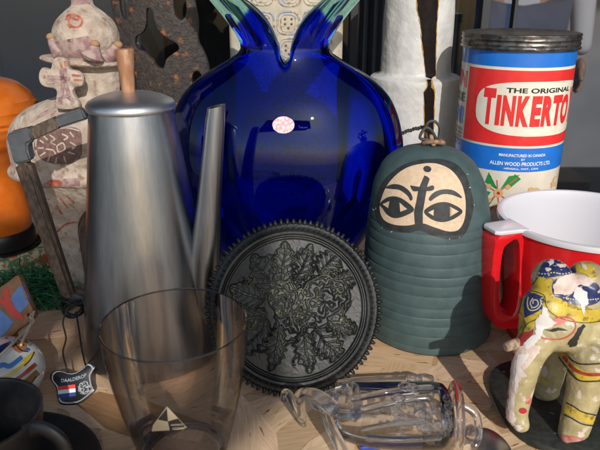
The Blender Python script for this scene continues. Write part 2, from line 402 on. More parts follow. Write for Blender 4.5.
# person seen through the rear glass
def person():
    t = thing('person', 'person in a white shirt and blue jeans standing beyond the rear glass, behind the tin', 'person', (86, 245, -78))
    X, Y = 80, 245
    J = {'pel': (X, Y, 17), 'bel': (X, Y-1, 34), 'che': (X, Y, 52), 'nek': (X, Y, 68), 'hed': (X, Y-1, 76), 'top': (X, Y-1, 88),
         'hl': (X-9, Y, 15), 'kl': (X-10, Y-3, -28), 'al': (X-11, Y+1, -70), 'tl': (X-13, Y-14, -75.5),
         'hr': (X+9, Y, 15), 'kr': (X+11, Y-4, -28), 'ar': (X+12, Y-2, -70), 'tr': (X+16, Y-17, -75.5),
         'sl': (X-18, Y, 62), 'el': (X-24, Y-1, 33), 'wl': (X-24, Y-8, 6), 'sr': (X+18, Y, 62), 'er': (X+24, Y-1, 33), 'wr': (X+24, Y-8, 6)}
    R = {'pel': (15, 10), 'bel': (14, 9.5), 'che': (16, 10.5), 'nek': (5.5, 5.5), 'hed': (7.4, 8.5), 'top': (5.5, 6.5), 'hl': (9, 9), 'kl': (6, 6.3), 'al': (4, 4.4), 'tl': (4, 2.6),
         'hr': (9, 9), 'kr': (6, 6.3), 'ar': (4, 4.4), 'tr': (4, 2.6), 'sl': (6, 6), 'el': (4, 4), 'wl': (2.8, 2.4), 'sr': (6, 6), 'er': (4, 4), 'wr': (2.8, 2.4)}
    E = [('pel', 'bel'), ('bel', 'che'), ('che', 'nek'), ('nek', 'hed'), ('hed', 'top'), ('pel', 'hl'), ('hl', 'kl'), ('kl', 'al'), ('al', 'tl'), ('pel', 'hr'), ('hr', 'kr'), ('kr', 'ar'), ('ar', 'tr'),
         ('che', 'sl'), ('sl', 'el'), ('el', 'wl'), ('che', 'sr'), ('sr', 'er'), ('er', 'wr')]
    def skin(names, edges, grow=0, J=J, R=R, lv=2):
        me = bpy.data.meshes.new('t'); ix = {n: i for i, n in enumerate(names)}
        me.from_pydata([J[n] for n in names], [(ix[a], ix[b]) for a, b in edges], [])
        o = bpy.data.objects.new('t', me); col.objects.link(o); m = o.modifiers.new('s', 'SKIN')
        for n in names:
            sv = me.skin_vertices[0].data[ix[n]]; sv.radius = (R[n][0]+grow, R[n][1]+grow); sv.use_root = (ix[n] == 0)
        s = o.modifiers.new('d', 'SUBSURF'); s.levels = lv; s.render_levels = lv
        dg = bpy.context.evaluated_depsgraph_get(); m2 = bpy.data.meshes.new_from_object(o.evaluated_get(dg)); bm = bmesh.new(); bm.from_mesh(m2)
        bpy.data.objects.remove(o); return bm
    skinm = pm('skin', (.5, .3, .22), .5)
    body = skin(list(J), E)
    for s, wn in ((-1, 'wl'), (1, 'wr')):
        wv = Vector(J[wn]); d = Vector((-s*.05, -.25, -.95)).normalized()
        body = join(body, ellip(wv+d*5, (1.9, 3.6, 4.4)))
        for k in range(4):
            f0 = wv+d*8+Vector((0, -2.6+k*1.7, 0)); ln = (4, 4.6, 4.3, 3.3)[k]
            body = join(body, tube([f0, f0+d*ln*.6, f0+d*ln+Vector((-s*1.2, 0, -.3))], [.85, .75, .6], 8))
        body = join(body, tube([wv+d*3+Vector((0, -2, 0)), wv+d*6+Vector((-s, -4, 0)), wv+d*8+Vector((-s, -5, 0))], [1.1, .9, .7], 8))
    body = join(body, ellip((X, Y-9.4, 78), (1, 1.6, 1.6)), ellip((X-7.4, Y, 79), (.8, 1.6, 2.4)), ellip((X+7.4, Y, 79), (.8, 1.6, 2.4)))
    mk('body', body, skinm, t)
    mk('shirt', skin(['bel', 'che', 'pel', 'sl', 'el', 'wl', 'sr', 'er', 'wr'], [('pel', 'bel'), ('bel', 'che'), ('che', 'sl'), ('sl', 'el'), ('el', 'wl'), ('che', 'sr'), ('sr', 'er'), ('er', 'wr')], 1.3), pm('white_shirt', (.7, .7, .74), .8), t)
    J2 = dict(J); J2['pel'] = (X, Y, 15.5)
    mk('jeans', skin(['pel', 'hl', 'kl', 'al', 'hr', 'kr', 'ar'], [('pel', 'hl'), ('hl', 'kl'), ('kl', 'al'), ('pel', 'hr'), ('hr', 'kr'), ('kr', 'ar')], 1.6, J2), pm('denim', (.05, .08, .16), .8, c2=(.08, .12, .22), sc=.1), t)
    for s in (-1, 1): mk('eye', ellip((X+s*3, Y-8.1, 80.5), (1.3, .8, .8)), pm('eye_white', (.7, .7, .7), .3), t)
    mk('mouth', ellip((X, Y-8.8, 73.5), (2.4, .7, .6)), pm('lips', (.35, .12, .1), .5), t)
    mk('hair', ellip((X, Y+1.3, 84), (8.3, 9, 7.5)), pm('brown_hair', (.05, .03, .02), .6, bump=1, bsc=.5, bdist=1), t)
    for a in ('tl', 'tr'):
        p = Vector(J[a]); mk('shoe', join(ellip(p+Vector((0, 5, 0)), (4.8, 11, 3.4))), pm('white_shoe', (.6, .6, .6), .5), t)
person()

# ------------------------------------------------------------------ aluminium coffee pot
PX, PY = -13.05, 48.0
M_al = bpy.data.materials.new('brushed_aluminium'); M_al.use_nodes = True
def _al():
    N = M_al.node_tree.nodes; L = M_al.node_tree.links; b = N['Principled BSDF']
    b.inputs['Metallic'].default_value = 1; b.inputs['Roughness'].default_value = .3
    tc = N.new('ShaderNodeTexCoord'); mp = N.new('ShaderNodeMapping'); mp.inputs['Scale'].default_value = (100, 100, 1.6); L.new(tc.outputs['Object'], mp.inputs[0])
    n = N.new('ShaderNodeTexNoise'); n.inputs['Scale'].default_value = 1.1; n.inputs['Detail'].default_value = 9; n.inputs['Roughness'].default_value = .7; L.new(mp.outputs[0], n.inputs['Vector'])
    r = N.new('ShaderNodeValToRGB'); r.color_ramp.elements[0].position = .3; r.color_ramp.elements[1].position = .7; r.color_ramp.elements[0].color = (.28, .295, .33, 1); r.color_ramp.elements[1].color = (.45, .465, .50, 1)
    L.new(n.outputs['Fac'], r.inputs[0])
    n2 = N.new('ShaderNodeTexNoise'); n2.inputs['Scale'].default_value = .9; n2.inputs['Detail'].default_value = 4; L.new(mp.outputs[0], n2.inputs['Vector'])
    m = N.new('ShaderNodeMapRange'); m.inputs['From Min'].default_value = .3; m.inputs['From Max'].default_value = .7; m.inputs['To Min'].default_value = .27; m.inputs['To Max'].default_value = .36; L.new(n2.outputs['Fac'], m.inputs['Value'])
    L.new(r.outputs[0], b.inputs['Base Color']); L.new(m.outputs[0], b.inputs['Roughness'])
    bp = N.new('ShaderNodeBump'); bp.inputs['Strength'].default_value = .12; bp.inputs['Distance'].default_value = .0002; L.new(n.outputs['Fac'], bp.inputs['Height']); L.new(bp.outputs[0], b.inputs['Normal'])
_al()
M_wood = pm('dark_wood_grip', (.06, .04, .028), .55, c2=(.13, .09, .065), sc=3, stretch=(1, 4, .5), bump=.3, bsc=6)
M_cork = pm('turned_wood_knob', (.42, .22, .12), .6, c2=(.3, .14, .07), sc=1.6, stretch=(1, 1, .4), c3=(.62, .42, .3), sc3=1.2, lo3=.55, hi3=.75, bump=.3)
M_gm = pm('grey_metal_elbow', (.085, .095, .105), .42, metal=.3, c2=(.11, .12, .13), sc=1)
pot = thing('coffee_pot', 'tall tapering brushed aluminium coffee pot with wooden knob and angular handle', 'coffee pot', (PX, PY, 0))
body = mk('body', lathe([(0, .05), (5.7, .05), (5.95, .2), (6.0, .6), (5.93, 1.0)]+[(5.93-(5.93-3.2)*t/20, 1+20.2*t/20) for t in range(1, 21)]+[(3.05, 21.3), (0, 21.35)], (PX, PY), 128), M_al, pot)
lid = mk('lid', lathe([(3.12, 21.25), (3.34, 21.2), (3.42, 21.35), (3.38, 21.6), (3.2, 21.85), (2.6, 22.15), (1.8, 22.38), (.9, 22.5), (0, 22.52)], (PX, PY), 96), pm('polished_aluminium_lid', (.68, .68, .69), .40, metal=1, rvar=.08, bsc=1), pot)
mk('knob', lathe([(0, 22.4), (.46, 22.4), (.5, 22.6), (.58, 24), (.7, 25.45), (.69, 25.6), (.6, 25.68), (0, 25.7)], (PX-.1, PY), 40), M_cork, lid)
sp = [(-8.3, PY-.6, 2.2), (-8.2, PY-1, 5), (-7.85, PY-1.2, 9), (-7.25, PY-1.2, 14), (-6.75, PY-1.2, 18), (-6.3, PY-1.2, 21.6)]
spm = tube(sp, [1.2, 1.6, 1.3, .98, .82, .70], 36, cap=False)
for v in spm.verts:
    if v.co.z > 20.9: v.co.z += .35*(v.co.x+6.35)
spm = modmesh(spm, [('SOLIDIFY', dict(thickness=.12, offset=-1))])
mk('spout', spm, M_al, pot)
# handle: upper arm, elbow, lower grip
def bar(a, b, w0, w1, d0, d1, bev=.15):
    a, b = Vector(a), Vector(b); ax = (b-a).normalized(); n = Vector((0, 1, 0)); s = ax.cross(n).normalized(); bm = bmesh.new()
    A = [bm.verts.new(a+s*i*w0/2+n*j*d0/2) for i, j in ((-1, -1), (1, -1), (1, 1), (-1, 1))]; B = [bm.verts.new(b+s*i*w1/2+n*j*d1/2) for i, j in ((-1, -1), (1, -1), (1, 1), (-1, 1))]
    bm.faces.new(A[::-1]); bm.faces.new(B)
    for k in range(4): bm.faces.new((A[k], A[(k+1) % 4], B[(k+1) % 4], B[k]))
    bmesh.ops.recalc_face_normals(bm, faces=bm.faces); bmesh.ops.bevel(bm, geom=bm.edges[:], offset=bev, segments=3, affect='EDGES'); return bm
HY = PY
h0, h1, h2, h3 = P(86, 113, HY), P(58, 122, HY), P(34, 133, HY), P(19, 139, HY)
g1, g2, g3 = P(24, 162, HY), P(62, 268, HY), P(76, 308, HY)
eo, ei = P(9.5, 131, HY), P(33, 150, HY)
def mitre():
    pts = [P(32, 126.2, HY), P(36, 139, HY), P(30, 142, HY), P(30.5, 149, HY), P(33.5, 159, HY), P(17, 163, HY), P(9, 134, HY), P(11, 131.5, HY)]
    bm = bmesh.new(); A_ = [bm.verts.new(p+Vector((0, -.6, 0))) for p in pts]; B_ = [bm.verts.new(p+Vector((0, .6, 0))) for p in pts]; n = len(pts)
    bm.faces.new(A_); bm.faces.new(B_[::-1])
    for k in range(n): bm.faces.new((A_[k], B_[k], B_[(k+1) % n], A_[(k+1) % n]))
    bmesh.ops.recalc_face_normals(bm, faces=bm.faces); bmesh.ops.bevel(bm, geom=bm.edges[:], offset=.14, segments=3, affect='EDGES'); return bm
el = mitre()
hd = mk('handle', join(el, bar(h1, h0, .92, .92, 1.0, .95)), M_gm, pot)
mk('upper_grip', bar(h2, h1, .98, .96, 1.06, 1.02, .1), M_wood, hd)
mk('lower_grip', bar(g1, P(70, 298, HY), 1.3, 1.15, 1.2, 1.0, .25), M_wood, hd)
mk('bracket', bar(P(69, 295, HY), P(84, 300, HY), .8, .8, .7, .7, .1), M_gm, hd)

# black cord tied round the handle, with the shield tag
TY = G(72, 388).y
cord = thing('cord', 'thin black cord knotted round the coffee pot handle and trailing to the shield tag', 'cord', G(68, 330))
bm = None
rnd = random.Random(3)
cp = P(72, 303, HY-.2)
for k in range(7):
    a = rnd.uniform(-.5, .5); loop = [cp+Vector((math.cos(t)*.85, math.sin(t)*.85, math.sin(t+k)*.5+a)) for t in [2*PI*i/10 for i in range(10)]]
    q = tube(loop, .09, 8, True, sm=3); bm = join(bm, q) if bm else q
mk('knot', bm, pm('black_cord', (.012, .011, .01), .7), cord)
mk('strand', tube([P(68, 308, 46.5), P(63, 322, 45.5), P(66, 338, 44.2), P(63, 352, 43.2), P(66, 366, 42), P(70.5, 381, 41)], .07, 8), pm('brown_cord', (.05, .03, .02), .7), cord)
mk('strand', tube([P(76, 312, 46.2), P(79, 330, 44.2), P(82, 350, 42.6), G(86, 366, .15), G(92, 372, .5)], .07, 8), pm('black_cord', (.012, .011, .01), .7), cord)
mk('strand', tube([P(66, 300, 46.8), P(60, 296, 46.4), P(52, 300, 46.5), P(57, 306, 46.6)], .08, 8), pm('black_cord', (.012, .011, .01), .7), cord)
# tag: local plane tilted back, X right
tagp = G(74, 405)
Mt = Matrix.Translation(tagp+Vector((0, .15, .1))) @ Euler((math.radians(52), 0, 0)).to_matrix().to_4x4() @ Matrix.Rotation(math.radians(9), 4, 'Z')
def T(px, py):   # tag drawing, from pixels of the photo relative to its lower middle
    return ((px-74)*.079, (405-py)*.079)
sh = [(53, 373), (60, 371.5), (73, 376.5), (85, 373), (91, 369), (96, 374), (92, 380), (92.5, 390), (94, 396), (88, 402), (77, 407), (62, 405), (58, 399), (57, 388), (52, 380)]
shp = [T(a, b) for a, b in sh]
tg = thing('shield_tag', 'small black shield-shaped tag with silver border and red white blue stripes', 'tag', tagp)
mk('plate', mapto(plate2d(smoothpoly(shp, 3), (), .14, .03), Mt), pm('black_enamel', (.012, .012, .014), .25), tg)
def off(pl, k):
    c = Vector((sum(p[0] for p in pl)/len(pl), sum(p[1] for p in pl)/len(pl))); return [(c.x+(p[0]-c.x)*k, c.y+(p[1]-c.y)*k) for p in pl]
bm = bmesh.new(); a_, b_ = smoothpoly(off(shp, .93), 3), smoothpoly(off(shp, .87), 3); n = len(a_)
va = [bm.verts.new((p[0], p[1], .085)) for p in a_]; vb = [bm.verts.new((p[0], p[1], .085)) for p in b_]
for i in range(n): bm.faces.new((va[i], va[(i+1) % n], vb[(i+1) % n], vb[i]))
M_sil = pm('silver_print', (.62, .62, .62), .3, metal=.7)
mk('border', mapto(bm, Mt), M_sil, tg)
for (y0, y1, cc) in ((390.6, 394.3, (.75, .05, .03)), (394.3, 398, (.8, .8, .78)), (398, 401.6, (.02, .05, .3))):
    d = -3.4
    mk('stripe', mapto(flat([[T(59, y0+d)+(0,), T(76, y0+d+.6)+(0,), T(76, y1+d+.6)+(0,), T(59, y1+d)+(0,)]]), Mt @ Matrix.Translation((0, 0, .086))), pm('flag_paint', cc, .4), tg)
cx, cy = T(84.5, 392.5); bm = bmesh.new(); bmesh.ops.create_circle(bm, cap_ends=True, radius=.5, segments=28)
mk('emblem', mapto(join(bm), Mt @ Matrix.Translation((cx, cy, .087))), pm('emblem_silver', (.45, .45, .44), .4, metal=.6, c2=(.03, .03, .03), sc=9, lo=.48, hi=.52), tg)
bm = text2d('DAALDEROP', 1.95, .27, .01)
for v in bm.verts: v.co.y += .12*v.co.x**2*.9
mk('lettering', mapto(bm, Mt @ Matrix.Translation((T(75, 380)[0], T(75, 382.5)[1], .088)) @ Matrix.Rotation(math.radians(4), 4, 'Z')), M_sil, tg)

# ------------------------------------------------------------------ blue glass vase
VX, VY = -1.4, 60.0
A = [(0, 3.6), (.6, 4.2), (2, 5.2), (4, 6.8), (6, 8.2), (8.5, 9.8), (11, 10.8), (14.5, 11.5), (17.5, 11.1), (19.8, 10.2), (21.3, 9.0), (22.5, 7.4), (23.5, 5.6), (24.5, 4.2), (25.8, 4.5), (27.5, 5.7), (29.2, 7.1), (32, 9.4)]
B = [(0, 3.4), (.6, 3.9), (2, 4.7), (4, 5.3), (7, 5.9), (11, 6.2), (14.5, 6.2), (17.5, 5.8), (19.8, 5.0), (21.3, 4.2), (22.5, 3.5), (23.5, 3.0), (24.5, 2.7), (25.8, 2.8), (27.5, 3.1), (29.2, 3.4), (32, 3.8)]
H = [(0, 23.0), (.12, 23.7), (.32, 25.6), (.5, 27.5), (.77, 29.3), (.9, 30.4), (1, 31.4)]
def vase_surf(inset, zlo, nz=70, n=144, cutoff=0, low=0):
    bm = bmesh.new(); rings = []
    for j in range(nz+1):
        ring = []
        for i in range(n):
            th = 2*PI*i/n; s = abs(math.cos(th)); top = interp(H, s)-cutoff
            z = zlo+(top-zlo)*(j/nz)
            ins = inset+low*max(0, (11-z)/11)**1.3; a = interp(A, z)-ins; b = interp(B, z)-ins*.9
            lob = 1+(.012+.03*inset)*math.cos(6*th+.4)*max(0, 1-abs(z-13)/12)
            ring.append(bm.verts.new((VX+a*math.cos(th)*lob, VY+b*math.sin(th)*lob, z)))
        rings.append(ring)
    for j in range(nz):
        for i in range(n): bm.faces.new((rings[j][i], rings[j][(i+1) % n], rings[j+1][(i+1) % n], rings[j+1][i]))
    return bm, rings
bm, ro = vase_surf(0, 0.02); b2, ri = vase_surf(1.9, 4.6, low=4.0)
n0 = len(bm.verts); me = bpy.data.meshes.new('t'); b2.to_mesh(me); bm.from_mesh(me); bm.verts.ensure_lookup_table(); nn = 144
otop = [bm.verts[70*nn+i] for i in range(nn)]; itop = [bm.verts[n0+70*nn+i] for i in range(nn)]
mid = [bm.verts.new((otop[i].co+itop[i].co)/2+Vector((0, 0, .28))) for i in range(nn)]
for i in range(nn):
    bm.faces.new((otop[i], otop[(i+1) % nn], mid[(i+1) % nn], mid[i])); bm.faces.new((mid[i], mid[(i+1) % nn], itop[(i+1) % nn], itop[i]))
bm.verts.ensure_lookup_table(); bm.faces.new([bm.verts[i] for i in range(nn)][::-1]); bm.faces.new([bm.verts[n0+i] for i in range(nn)])
bmesh.ops.recalc_face_normals(bm, faces=bm.faces)
vs = thing('glass_vase', 'large cobalt blue glass vase with flattened body and split flaring lip', 'vase', (VX, VY, 0))
vo = mk('body', bm, solid_glass('pale_aqua_glass', (.72, .93, .98), 1.48, rough=.015), vs, True, 60)
b3, rc = vase_surf(1.0, 2.8, low=4.0)
bm = b3; bm.faces.new(rc[0][::-1])
mc = bpy.data.materials.new('cobalt_layer'); mc.use_nodes = True; N = mc.node_tree.nodes; L = mc.node_tree.links; N.clear()
o = N.new('ShaderNodeOutputMaterial'); tr = N.new('ShaderNodeBsdfTransparent'); df = N.new('ShaderNodeBsdfDiffuse'); tl = N.new('ShaderNodeBsdfTranslucent'); m1 = N.new('ShaderNodeMixShader'); m2 = N.new('ShaderNodeMixShader')
tc = N.new('ShaderNodeTexCoord'); sx = N.new('ShaderNodeSeparateXYZ'); L.new(tc.outputs['Object'], sx.inputs[0])
def math_(op, a, b=None, c=None):
    n = N.new('ShaderNodeMath'); n.operation = op
    for i, q in enumerate((a, b, c)):
        if q is None: continue
        if isinstance(q, (int, float)): n.inputs[i].default_value = q
        else: L.new(q, n.inputs[i])
    return n.outputs[0]
ax = math_('ABSOLUTE', sx.outputs[0])
# the cobalt stops in a curve below the clear wings of the lip
lim = math_('MULTIPLY_ADD', sx.outputs[2], -.62, .207)      # |x| limit (m) falling with height
fac = math_('SUBTRACT', ax, lim); fac = math_('MULTIPLY', fac, 260); fac = math_('ADD', fac, .5)
fz = math_('MULTIPLY', math_('SUBTRACT', sx.outputs[2], .238), 300)
fac = math_('MINIMUM', fac, fz); cl_ = N.new('ShaderNodeClamp'); L.new(fac, cl_.inputs[0])
tr.inputs[0].default_value = (.03, .10, .88, 1); df.inputs[0].default_value = (.008, .02, .62, 1); tl.inputs[0].default_value = (.01, .03, .7, 1)
m1.inputs[0].default_value = .5; L.new(df.outputs[0], m1.inputs[1]); L.new(tl.outputs[0], m1.inputs[2])
m2.inputs[0].default_value = .028; L.new(tr.outputs[0], m2.inputs[1]); L.new(m1.outputs[0], m2.inputs[2])
t2 = N.new('ShaderNodeBsdfTransparent'); t2.inputs[0].default_value = (.85, .97, .92, 1)
m3 = N.new('ShaderNodeMixShader'); L.new(cl_.outputs[0], m3.inputs[0]); L.new(m2.outputs[0], m3.inputs[1]); L.new(t2.outputs[0], m3.inputs[2]); L.new(m3.outputs[0], o.inputs[0])
mk('cobalt_core', bm, mc, vs, True, 60)
st = decal('sticker', flat([ellpoly(283.5, 125, 11, 8.6, 0, 40, .04)]), vo, .03, pm('pink_white_sticker', (.62, .36, .40), .6, c2=(.66, .58, .58), sc=4, lo=.45, hi=.52), vs)

# ------------------------------------------------------------------ cream ceramic slab with stamped squares
M_cream = pm('cream_stoneware', (.50, .44, .32), .45, c2=(.42, .36, .26), sc=1.2, c3=(.30, .17, .08), sc3=1.4, lo3=.62, hi3=.70, bump=.4, bsc=2, coat=.3)
M_cr2 = pm('stamp_ridge', (.55, .50, .38), .45, c2=(.26, .17, .1), sc=2.4, lo=.45, hi=.6, c3=(.28, .34, .45), sc3=.8, lo3=.55, hi3=.62, coat=.3)
SY = 70.0
sl_ = thing('stamped_ceramic', 'cream stoneware slab vase stamped with rounded squares and dots behind the blue vase', 'ceramic vase', (P(288, 50, SY).x, SY+2, 0))
a, b = P(229, 50, SY), P(343, 50, SY)
mk('body', box(((a.x+b.x)/2, SY+2.6, 19), (b.x-a.x, 5, 38), .9), M_cream, sl_)
rb = None; dots = None; SYf = SY+.08
kk = 2.75; cx0 = P(289, 30, SY).x
def rrect(cx, cz, w, h, r=.5, n=5):
    out = []
    for (qx, qz, a0) in ((w/2-r, h/2-r, 0), (-w/2+r, h/2-r, PI/2), (-w/2+r, -h/2+r, PI), (w/2-r, -h/2+r, 1.5*PI)):
        for i in range(n): a = a0+PI/2*i/(n-1); out.append((cx+qx+r*math.cos(a), SYf, cz+qz+r*math.sin(a)))
    return out
rnd = random.Random(5)
def addto(x, y): return join(x, y) if x else y
for r_ in range(13):
    for c_ in range(-2, 3):
        cx = cx0+c_*kk*(1.0)+rnd.uniform(-.1, .1); cz = 35-r_*2.85+rnd.uniform(-.1, .1)
        if abs(cx-(a.x+b.x)/2)+1.1 > (b.x-a.x)/2-.3: continue
        rb = addto(rb, tube(rrect(cx, cz, 2.3, 2.3, .75), .11, 6, True, sm=0)); rb = addto(rb, tube(rrect(cx, cz, 1.6, 1.7, .5), .07, 6, True, sm=0))
        kind = rnd.choice((0, 1, 2, 2))
        if kind == 0: pts = [(-.35, .4), (.35, .4), (-.35, -.1), (.35, -.1), (0, -.5)]
        elif kind == 1: pts = [(-.3, .45), (-.3, 0), (-.3, -.45), (.3, .45), (.3, 0), (.3, -.45)]
        else:
            pts = [(-.4, .4), (.4, .4)]
            rb = addto(rb, tube([(cx, SYf, cz-.6), (cx, SYf, cz+.5)], .08, 6)); rb = addto(rb, tube([(cx-.5, SYf, cz-.3), (cx, SYf, cz), (cx+.5, SYf, cz-.3)], .07, 6))
        for (u, v) in pts: dots = addto(dots, ellip((cx+u, SYf, cz+v), (.15, .09, .15), sub=1))
mk('stamped_ridges', rb, M_cr2, sl_); mk('stamped_dots', dots, pm('brown_dots', (.16, .07, .03), .5), sl_)

# ------------------------------------------------------------------ white stepped vase
WX, WY = 14.0, 77.0
M_white = pm('white_crawl_glaze', (.62, .61, .58), .5, c2=(.55, .54, .51), sc=.7, bump=.9, bsc=1.0, bdist=.16, coat=.25)
wob = lambda a, z: .06*noise.noise(Vector((3*math.cos(a), 3*math.sin(a), z*.35)))*2
wv = thing('stepped_vase', 'white textured stoneware vase with a step and black drip stripe', 'vase', (WX, WY, 0))
wb = mk('body', lathe(smoothprof([(0, 0), (4.6, 0), (5.1, .4)], 2)+[(5.15+.3*t/14, .5+18.6*t/14) for t in range(15)]+[(5.5, 19.5), (5.42, 19.85), (5.1, 20.05), (4.5, 20.15), (4.25, 20.4)]+[(4.2-.25*t/12, 20.6+13*t/12) for t in range(13)]+[(3.7, 33.9), (0, 33.8)], (WX, WY), 110, wob=wob), M_white, wv)
blk = [[(417, -5), (438, -5), (437.5, 8), (436, 30), (435.5, 55), (435, 76), (431, 79), (426, 77), (424, 58), (422, 40), (421, 25), (417.5, 10)], [(427, 80), (431, 80), (431, 87), (434, 91), (433.5, 115), (433, 140), (424, 140), (424.5, 115), (424, 92), (427.5, 87)]]
t_ = bvh(wb)
decal('drip_border', flat([jagged(q, .5, 6, i) for i, q in enumerate([[(p[0]+(.8 if p[0] > 429 else -.8), p[1]) for p in pl] for pl in blk])]), wb, .05, pm('amber_edge', (.42, .22, .05), .3, coat=.5), wv, 2.5, t_)
decal('drip_stripe', flat([jagged(q, .35, 6, i+5) for i, q in enumerate(blk)]), wb, .09, pm('black_glaze', (.006, .004, .004), .6, spec=.15, c2=(.012, .006, .005), sc=1.4, bump=.3), wv, 2.5, t_)

# ------------------------------------------------------------------ toy tin
TX, TYc, TR = 23.2, 68.0, 5.75
th0 = math.atan2(-TYc, -TX)
can = thing('toy_tin', 'tall round cardboard toy canister with red and blue label and ribbed metal lid', 'canister', (TX, TYc, 0))
M_lab = lambda n, c: pm(n, c, .32, coat=.35, c2=tuple(min(1, k*1.06+.004) for k in c), sc=.8, bump=.05, bsc=1)
M_crm = M_lab('cream_label', (.74, .70, .58)); M_red = M_lab('red_label', (.72, .030, .028)); M_blu = M_lab('blue_label', (.012, .16, .60)); M_blk = M_lab('black_ink', (.02, .02, .02)); M_grn = M_lab('green_ink', (.02, .24, .06))
cb = mk('tube', lathe([(0, .02), (TR-.1, .02), (TR, .15), (TR, 24.6), (0, 24.6)], (TX, TYc), 128), M_crm, can)
zig = []
for i in range(9): zig += [(TR+.16, 24.45+i*.17), (TR+.24, 24.45+i*.17+.06)]
lidm = lathe([(TR+.05, 24.15), (TR+.30, 24.12), (TR+.34, 24.28), (TR+.2, 24.42), (TR+.18, 24.6), (TR+.26, 24.8), (TR+.18, 25.0), (TR+.17, 25.2), (TR+.28, 25.42), (TR+.2, 25.65), (TR+.26, 25.9), (TR+.24, 26.05), (TR+.05, 26.12), (TR-.4, 26.0), (0, 25.95)], (TX, TYc), 220, wob=lambda a, z: (.035*math.sin(a*110) if z > 25.7 and z < 26.1 else 0)+.012*math.sin(a*17+z*9))
for v in lidm.verts: v.co.z = 24.12+(v.co.z-24.12)*.76
mk('lid', lidm, pm('worn_tin_lid', (.19, .185, .175), .36, metal=.85, c2=(.10, .095, .09), sc=1.2, c3=(.12, .06, .035), sc3=2.2, lo3=.55, hi3=.68, rvar=.1), can)
def cyl(name, bm, off, mat, step=.45): return mk(name, wrapcyl(bm, (TX, TYc), TR, th0, off, step), mat, can, True, 60)
R_ = PI*TR
def rect(x0, x1, y0, y1): return [(x0, y0), (x1, y0), (x1, y1), (x0, y1)]
cyl('blue_band', flat([rect(-9.2, 16, 22.6, 24.3)]), .02, M_blu)
cyl('red_panel', flat([rect(-5.35, 13, 14.75, 22.3)]), .02, M_red)
cyl('blue_panel', flat([rect(-8.7, 13, 12.0, 14.5)]), .02, M_blu)
def superell(cx, cy, a, b, p, n=60):
    out = []
    for i in range(n):
        t = 2*PI*i/n; c, s = math.cos(t), math.sin(t); out.append((cx+a*abs(c)**(2/p)*(1 if c > 0 else -1), cy+b*abs(s)**(2/p)*(1 if s > 0 else -1)))
    return out
cyl('oval', flat([superell(3.35, 18.5, 7.15, 2.75, 3.1)]), .035, M_crm)
word = None
xs = [(-2.95, 'T', 1.3, 20.45), (-1.52, 'I', .46, 19.85), (-.92, 'N', 1.25, 19.85), (.5, 'K', 1.25, 19.85), (1.9, 'E', 1.05, 19.85), (3.05, 'R', 1.3, 19.85), (4.25, 'T', 1.35, 19.85), (5.5, 'O', 1.5, 19.85), (7.1, 'Y', 1.3, 20.45)]
for x, ch, wd, zt in xs:
    g = text2d(ch, wd, zt-16.75, .06, x+wd/2, (zt+16.75)/2); word = addto(word, g)
cyl('brand_lettering', word, .05, M_red, .35)
cyl('top_lettering', text2d('THE ORIGINAL', 7.4, .5, .03, 3.0, 20.36), .05, M_blk, .4)
sm_ = text2d('MANUFACTURED IN CANADA', 4.9, .30, .02, 1.75, 13.75)
for s_, ww, hh, zz in (('BY', .4, .22, 13.33), ('ALLEN WOOD PRODUCTS LTD.', 6.6, .40, 12.85), ('HENSALL, ONT., CAN.', 3.6, .24, 12.32)): sm_ = join(sm_, text2d(s_, ww, hh, .02, 1.75, zz))
cyl('maker_lettering', sm_, .045, pm('white_ink', (.8, .8, .8), .4), .4)
cyl('side_lettering', text2d('FUN', 4.6, 1.75, .05, -7.95, 20.9), .04, M_red, .4)
cyl('side_lettering', text2d('MORE', 3.4, 1.0, .05, -7.5, 19.0), .04, M_blk, .4)
cyl('side_lettering', text2d('FUN!', 4.4, 1.9, .05, -7.95, 17.1), .04, M_blu, .4)
ll = None
for k in range(5): ll = addto(ll, text2d(('FOR BOYS', 'AND GIRLS', 'BUILD', 'MORE TOYS', 'EVERY DAY')[k], 2.2, .3, .02, -6.8, 15.6-k*.42))
t_ = bvh(cb)
D = lambda n, bm, o, m: decal(n, bm, cb, o, m, can, 2.5, t_)
# wooden windmill picture
D('picture_blades', flat([[(498, 190), (485, 182), (489, 172)], [(500, 190), (509, 176), (520, 175)], [(508, 182), (515, 174), (521, 179), (510, 188)], [(495, 197), (484, 203), (486, 210)], [(502, 205), (514, 210), (509, 201)], [(488, 196), (484, 190), (491, 192)]]), .03, M_grn)
D('picture_sticks', strokes([[(484, 184), (498, 193), (515, 207)], [(517, 178), (498, 193), (484, 208)], [(497, 180), (499, 210)], [(484, 220), (498, 203), (512, 222)]], 1.1), .04, pm('red_orange_ink', (.6, .1, .03), .4))
woodI = pm('wood_print', (.62, .40, .18), .4); 
D('picture_wheels', flat([ellpoly(498.5, 193, 4.6, 4.4), ellpoly(498, 207, 5, 4.6), ellpoly(489, 186, 2.6, 2.4), ellpoly(508, 187, 2.6, 2.4), ellpoly(508, 200, 2.6, 2.4), ellpoly(489, 200, 2.6, 2.4), ellpoly(536, 192, 4.5, 4.5), ellpoly(531, 190, 3, 3), ellpoly(553, 184, 2.5, 2.5)]), .05, woodI)
D('picture_hubs', flat([ellpoly(498.5, 193, 1.6, 1.6), ellpoly(498, 207, 1.7, 1.6), ellpoly(536, 192, 1.5, 1.5)]), .065, pm('red_ink', (.5, .03, .02), .4))
D('picture_rods', strokes([[(538, 190), (546, 192), (549, 196)], [(551, 188), (554, 178), (557, 176)]], 1.1), .045, woodI)
cyl('small_lettering', ll, .04, M_blk, .4)

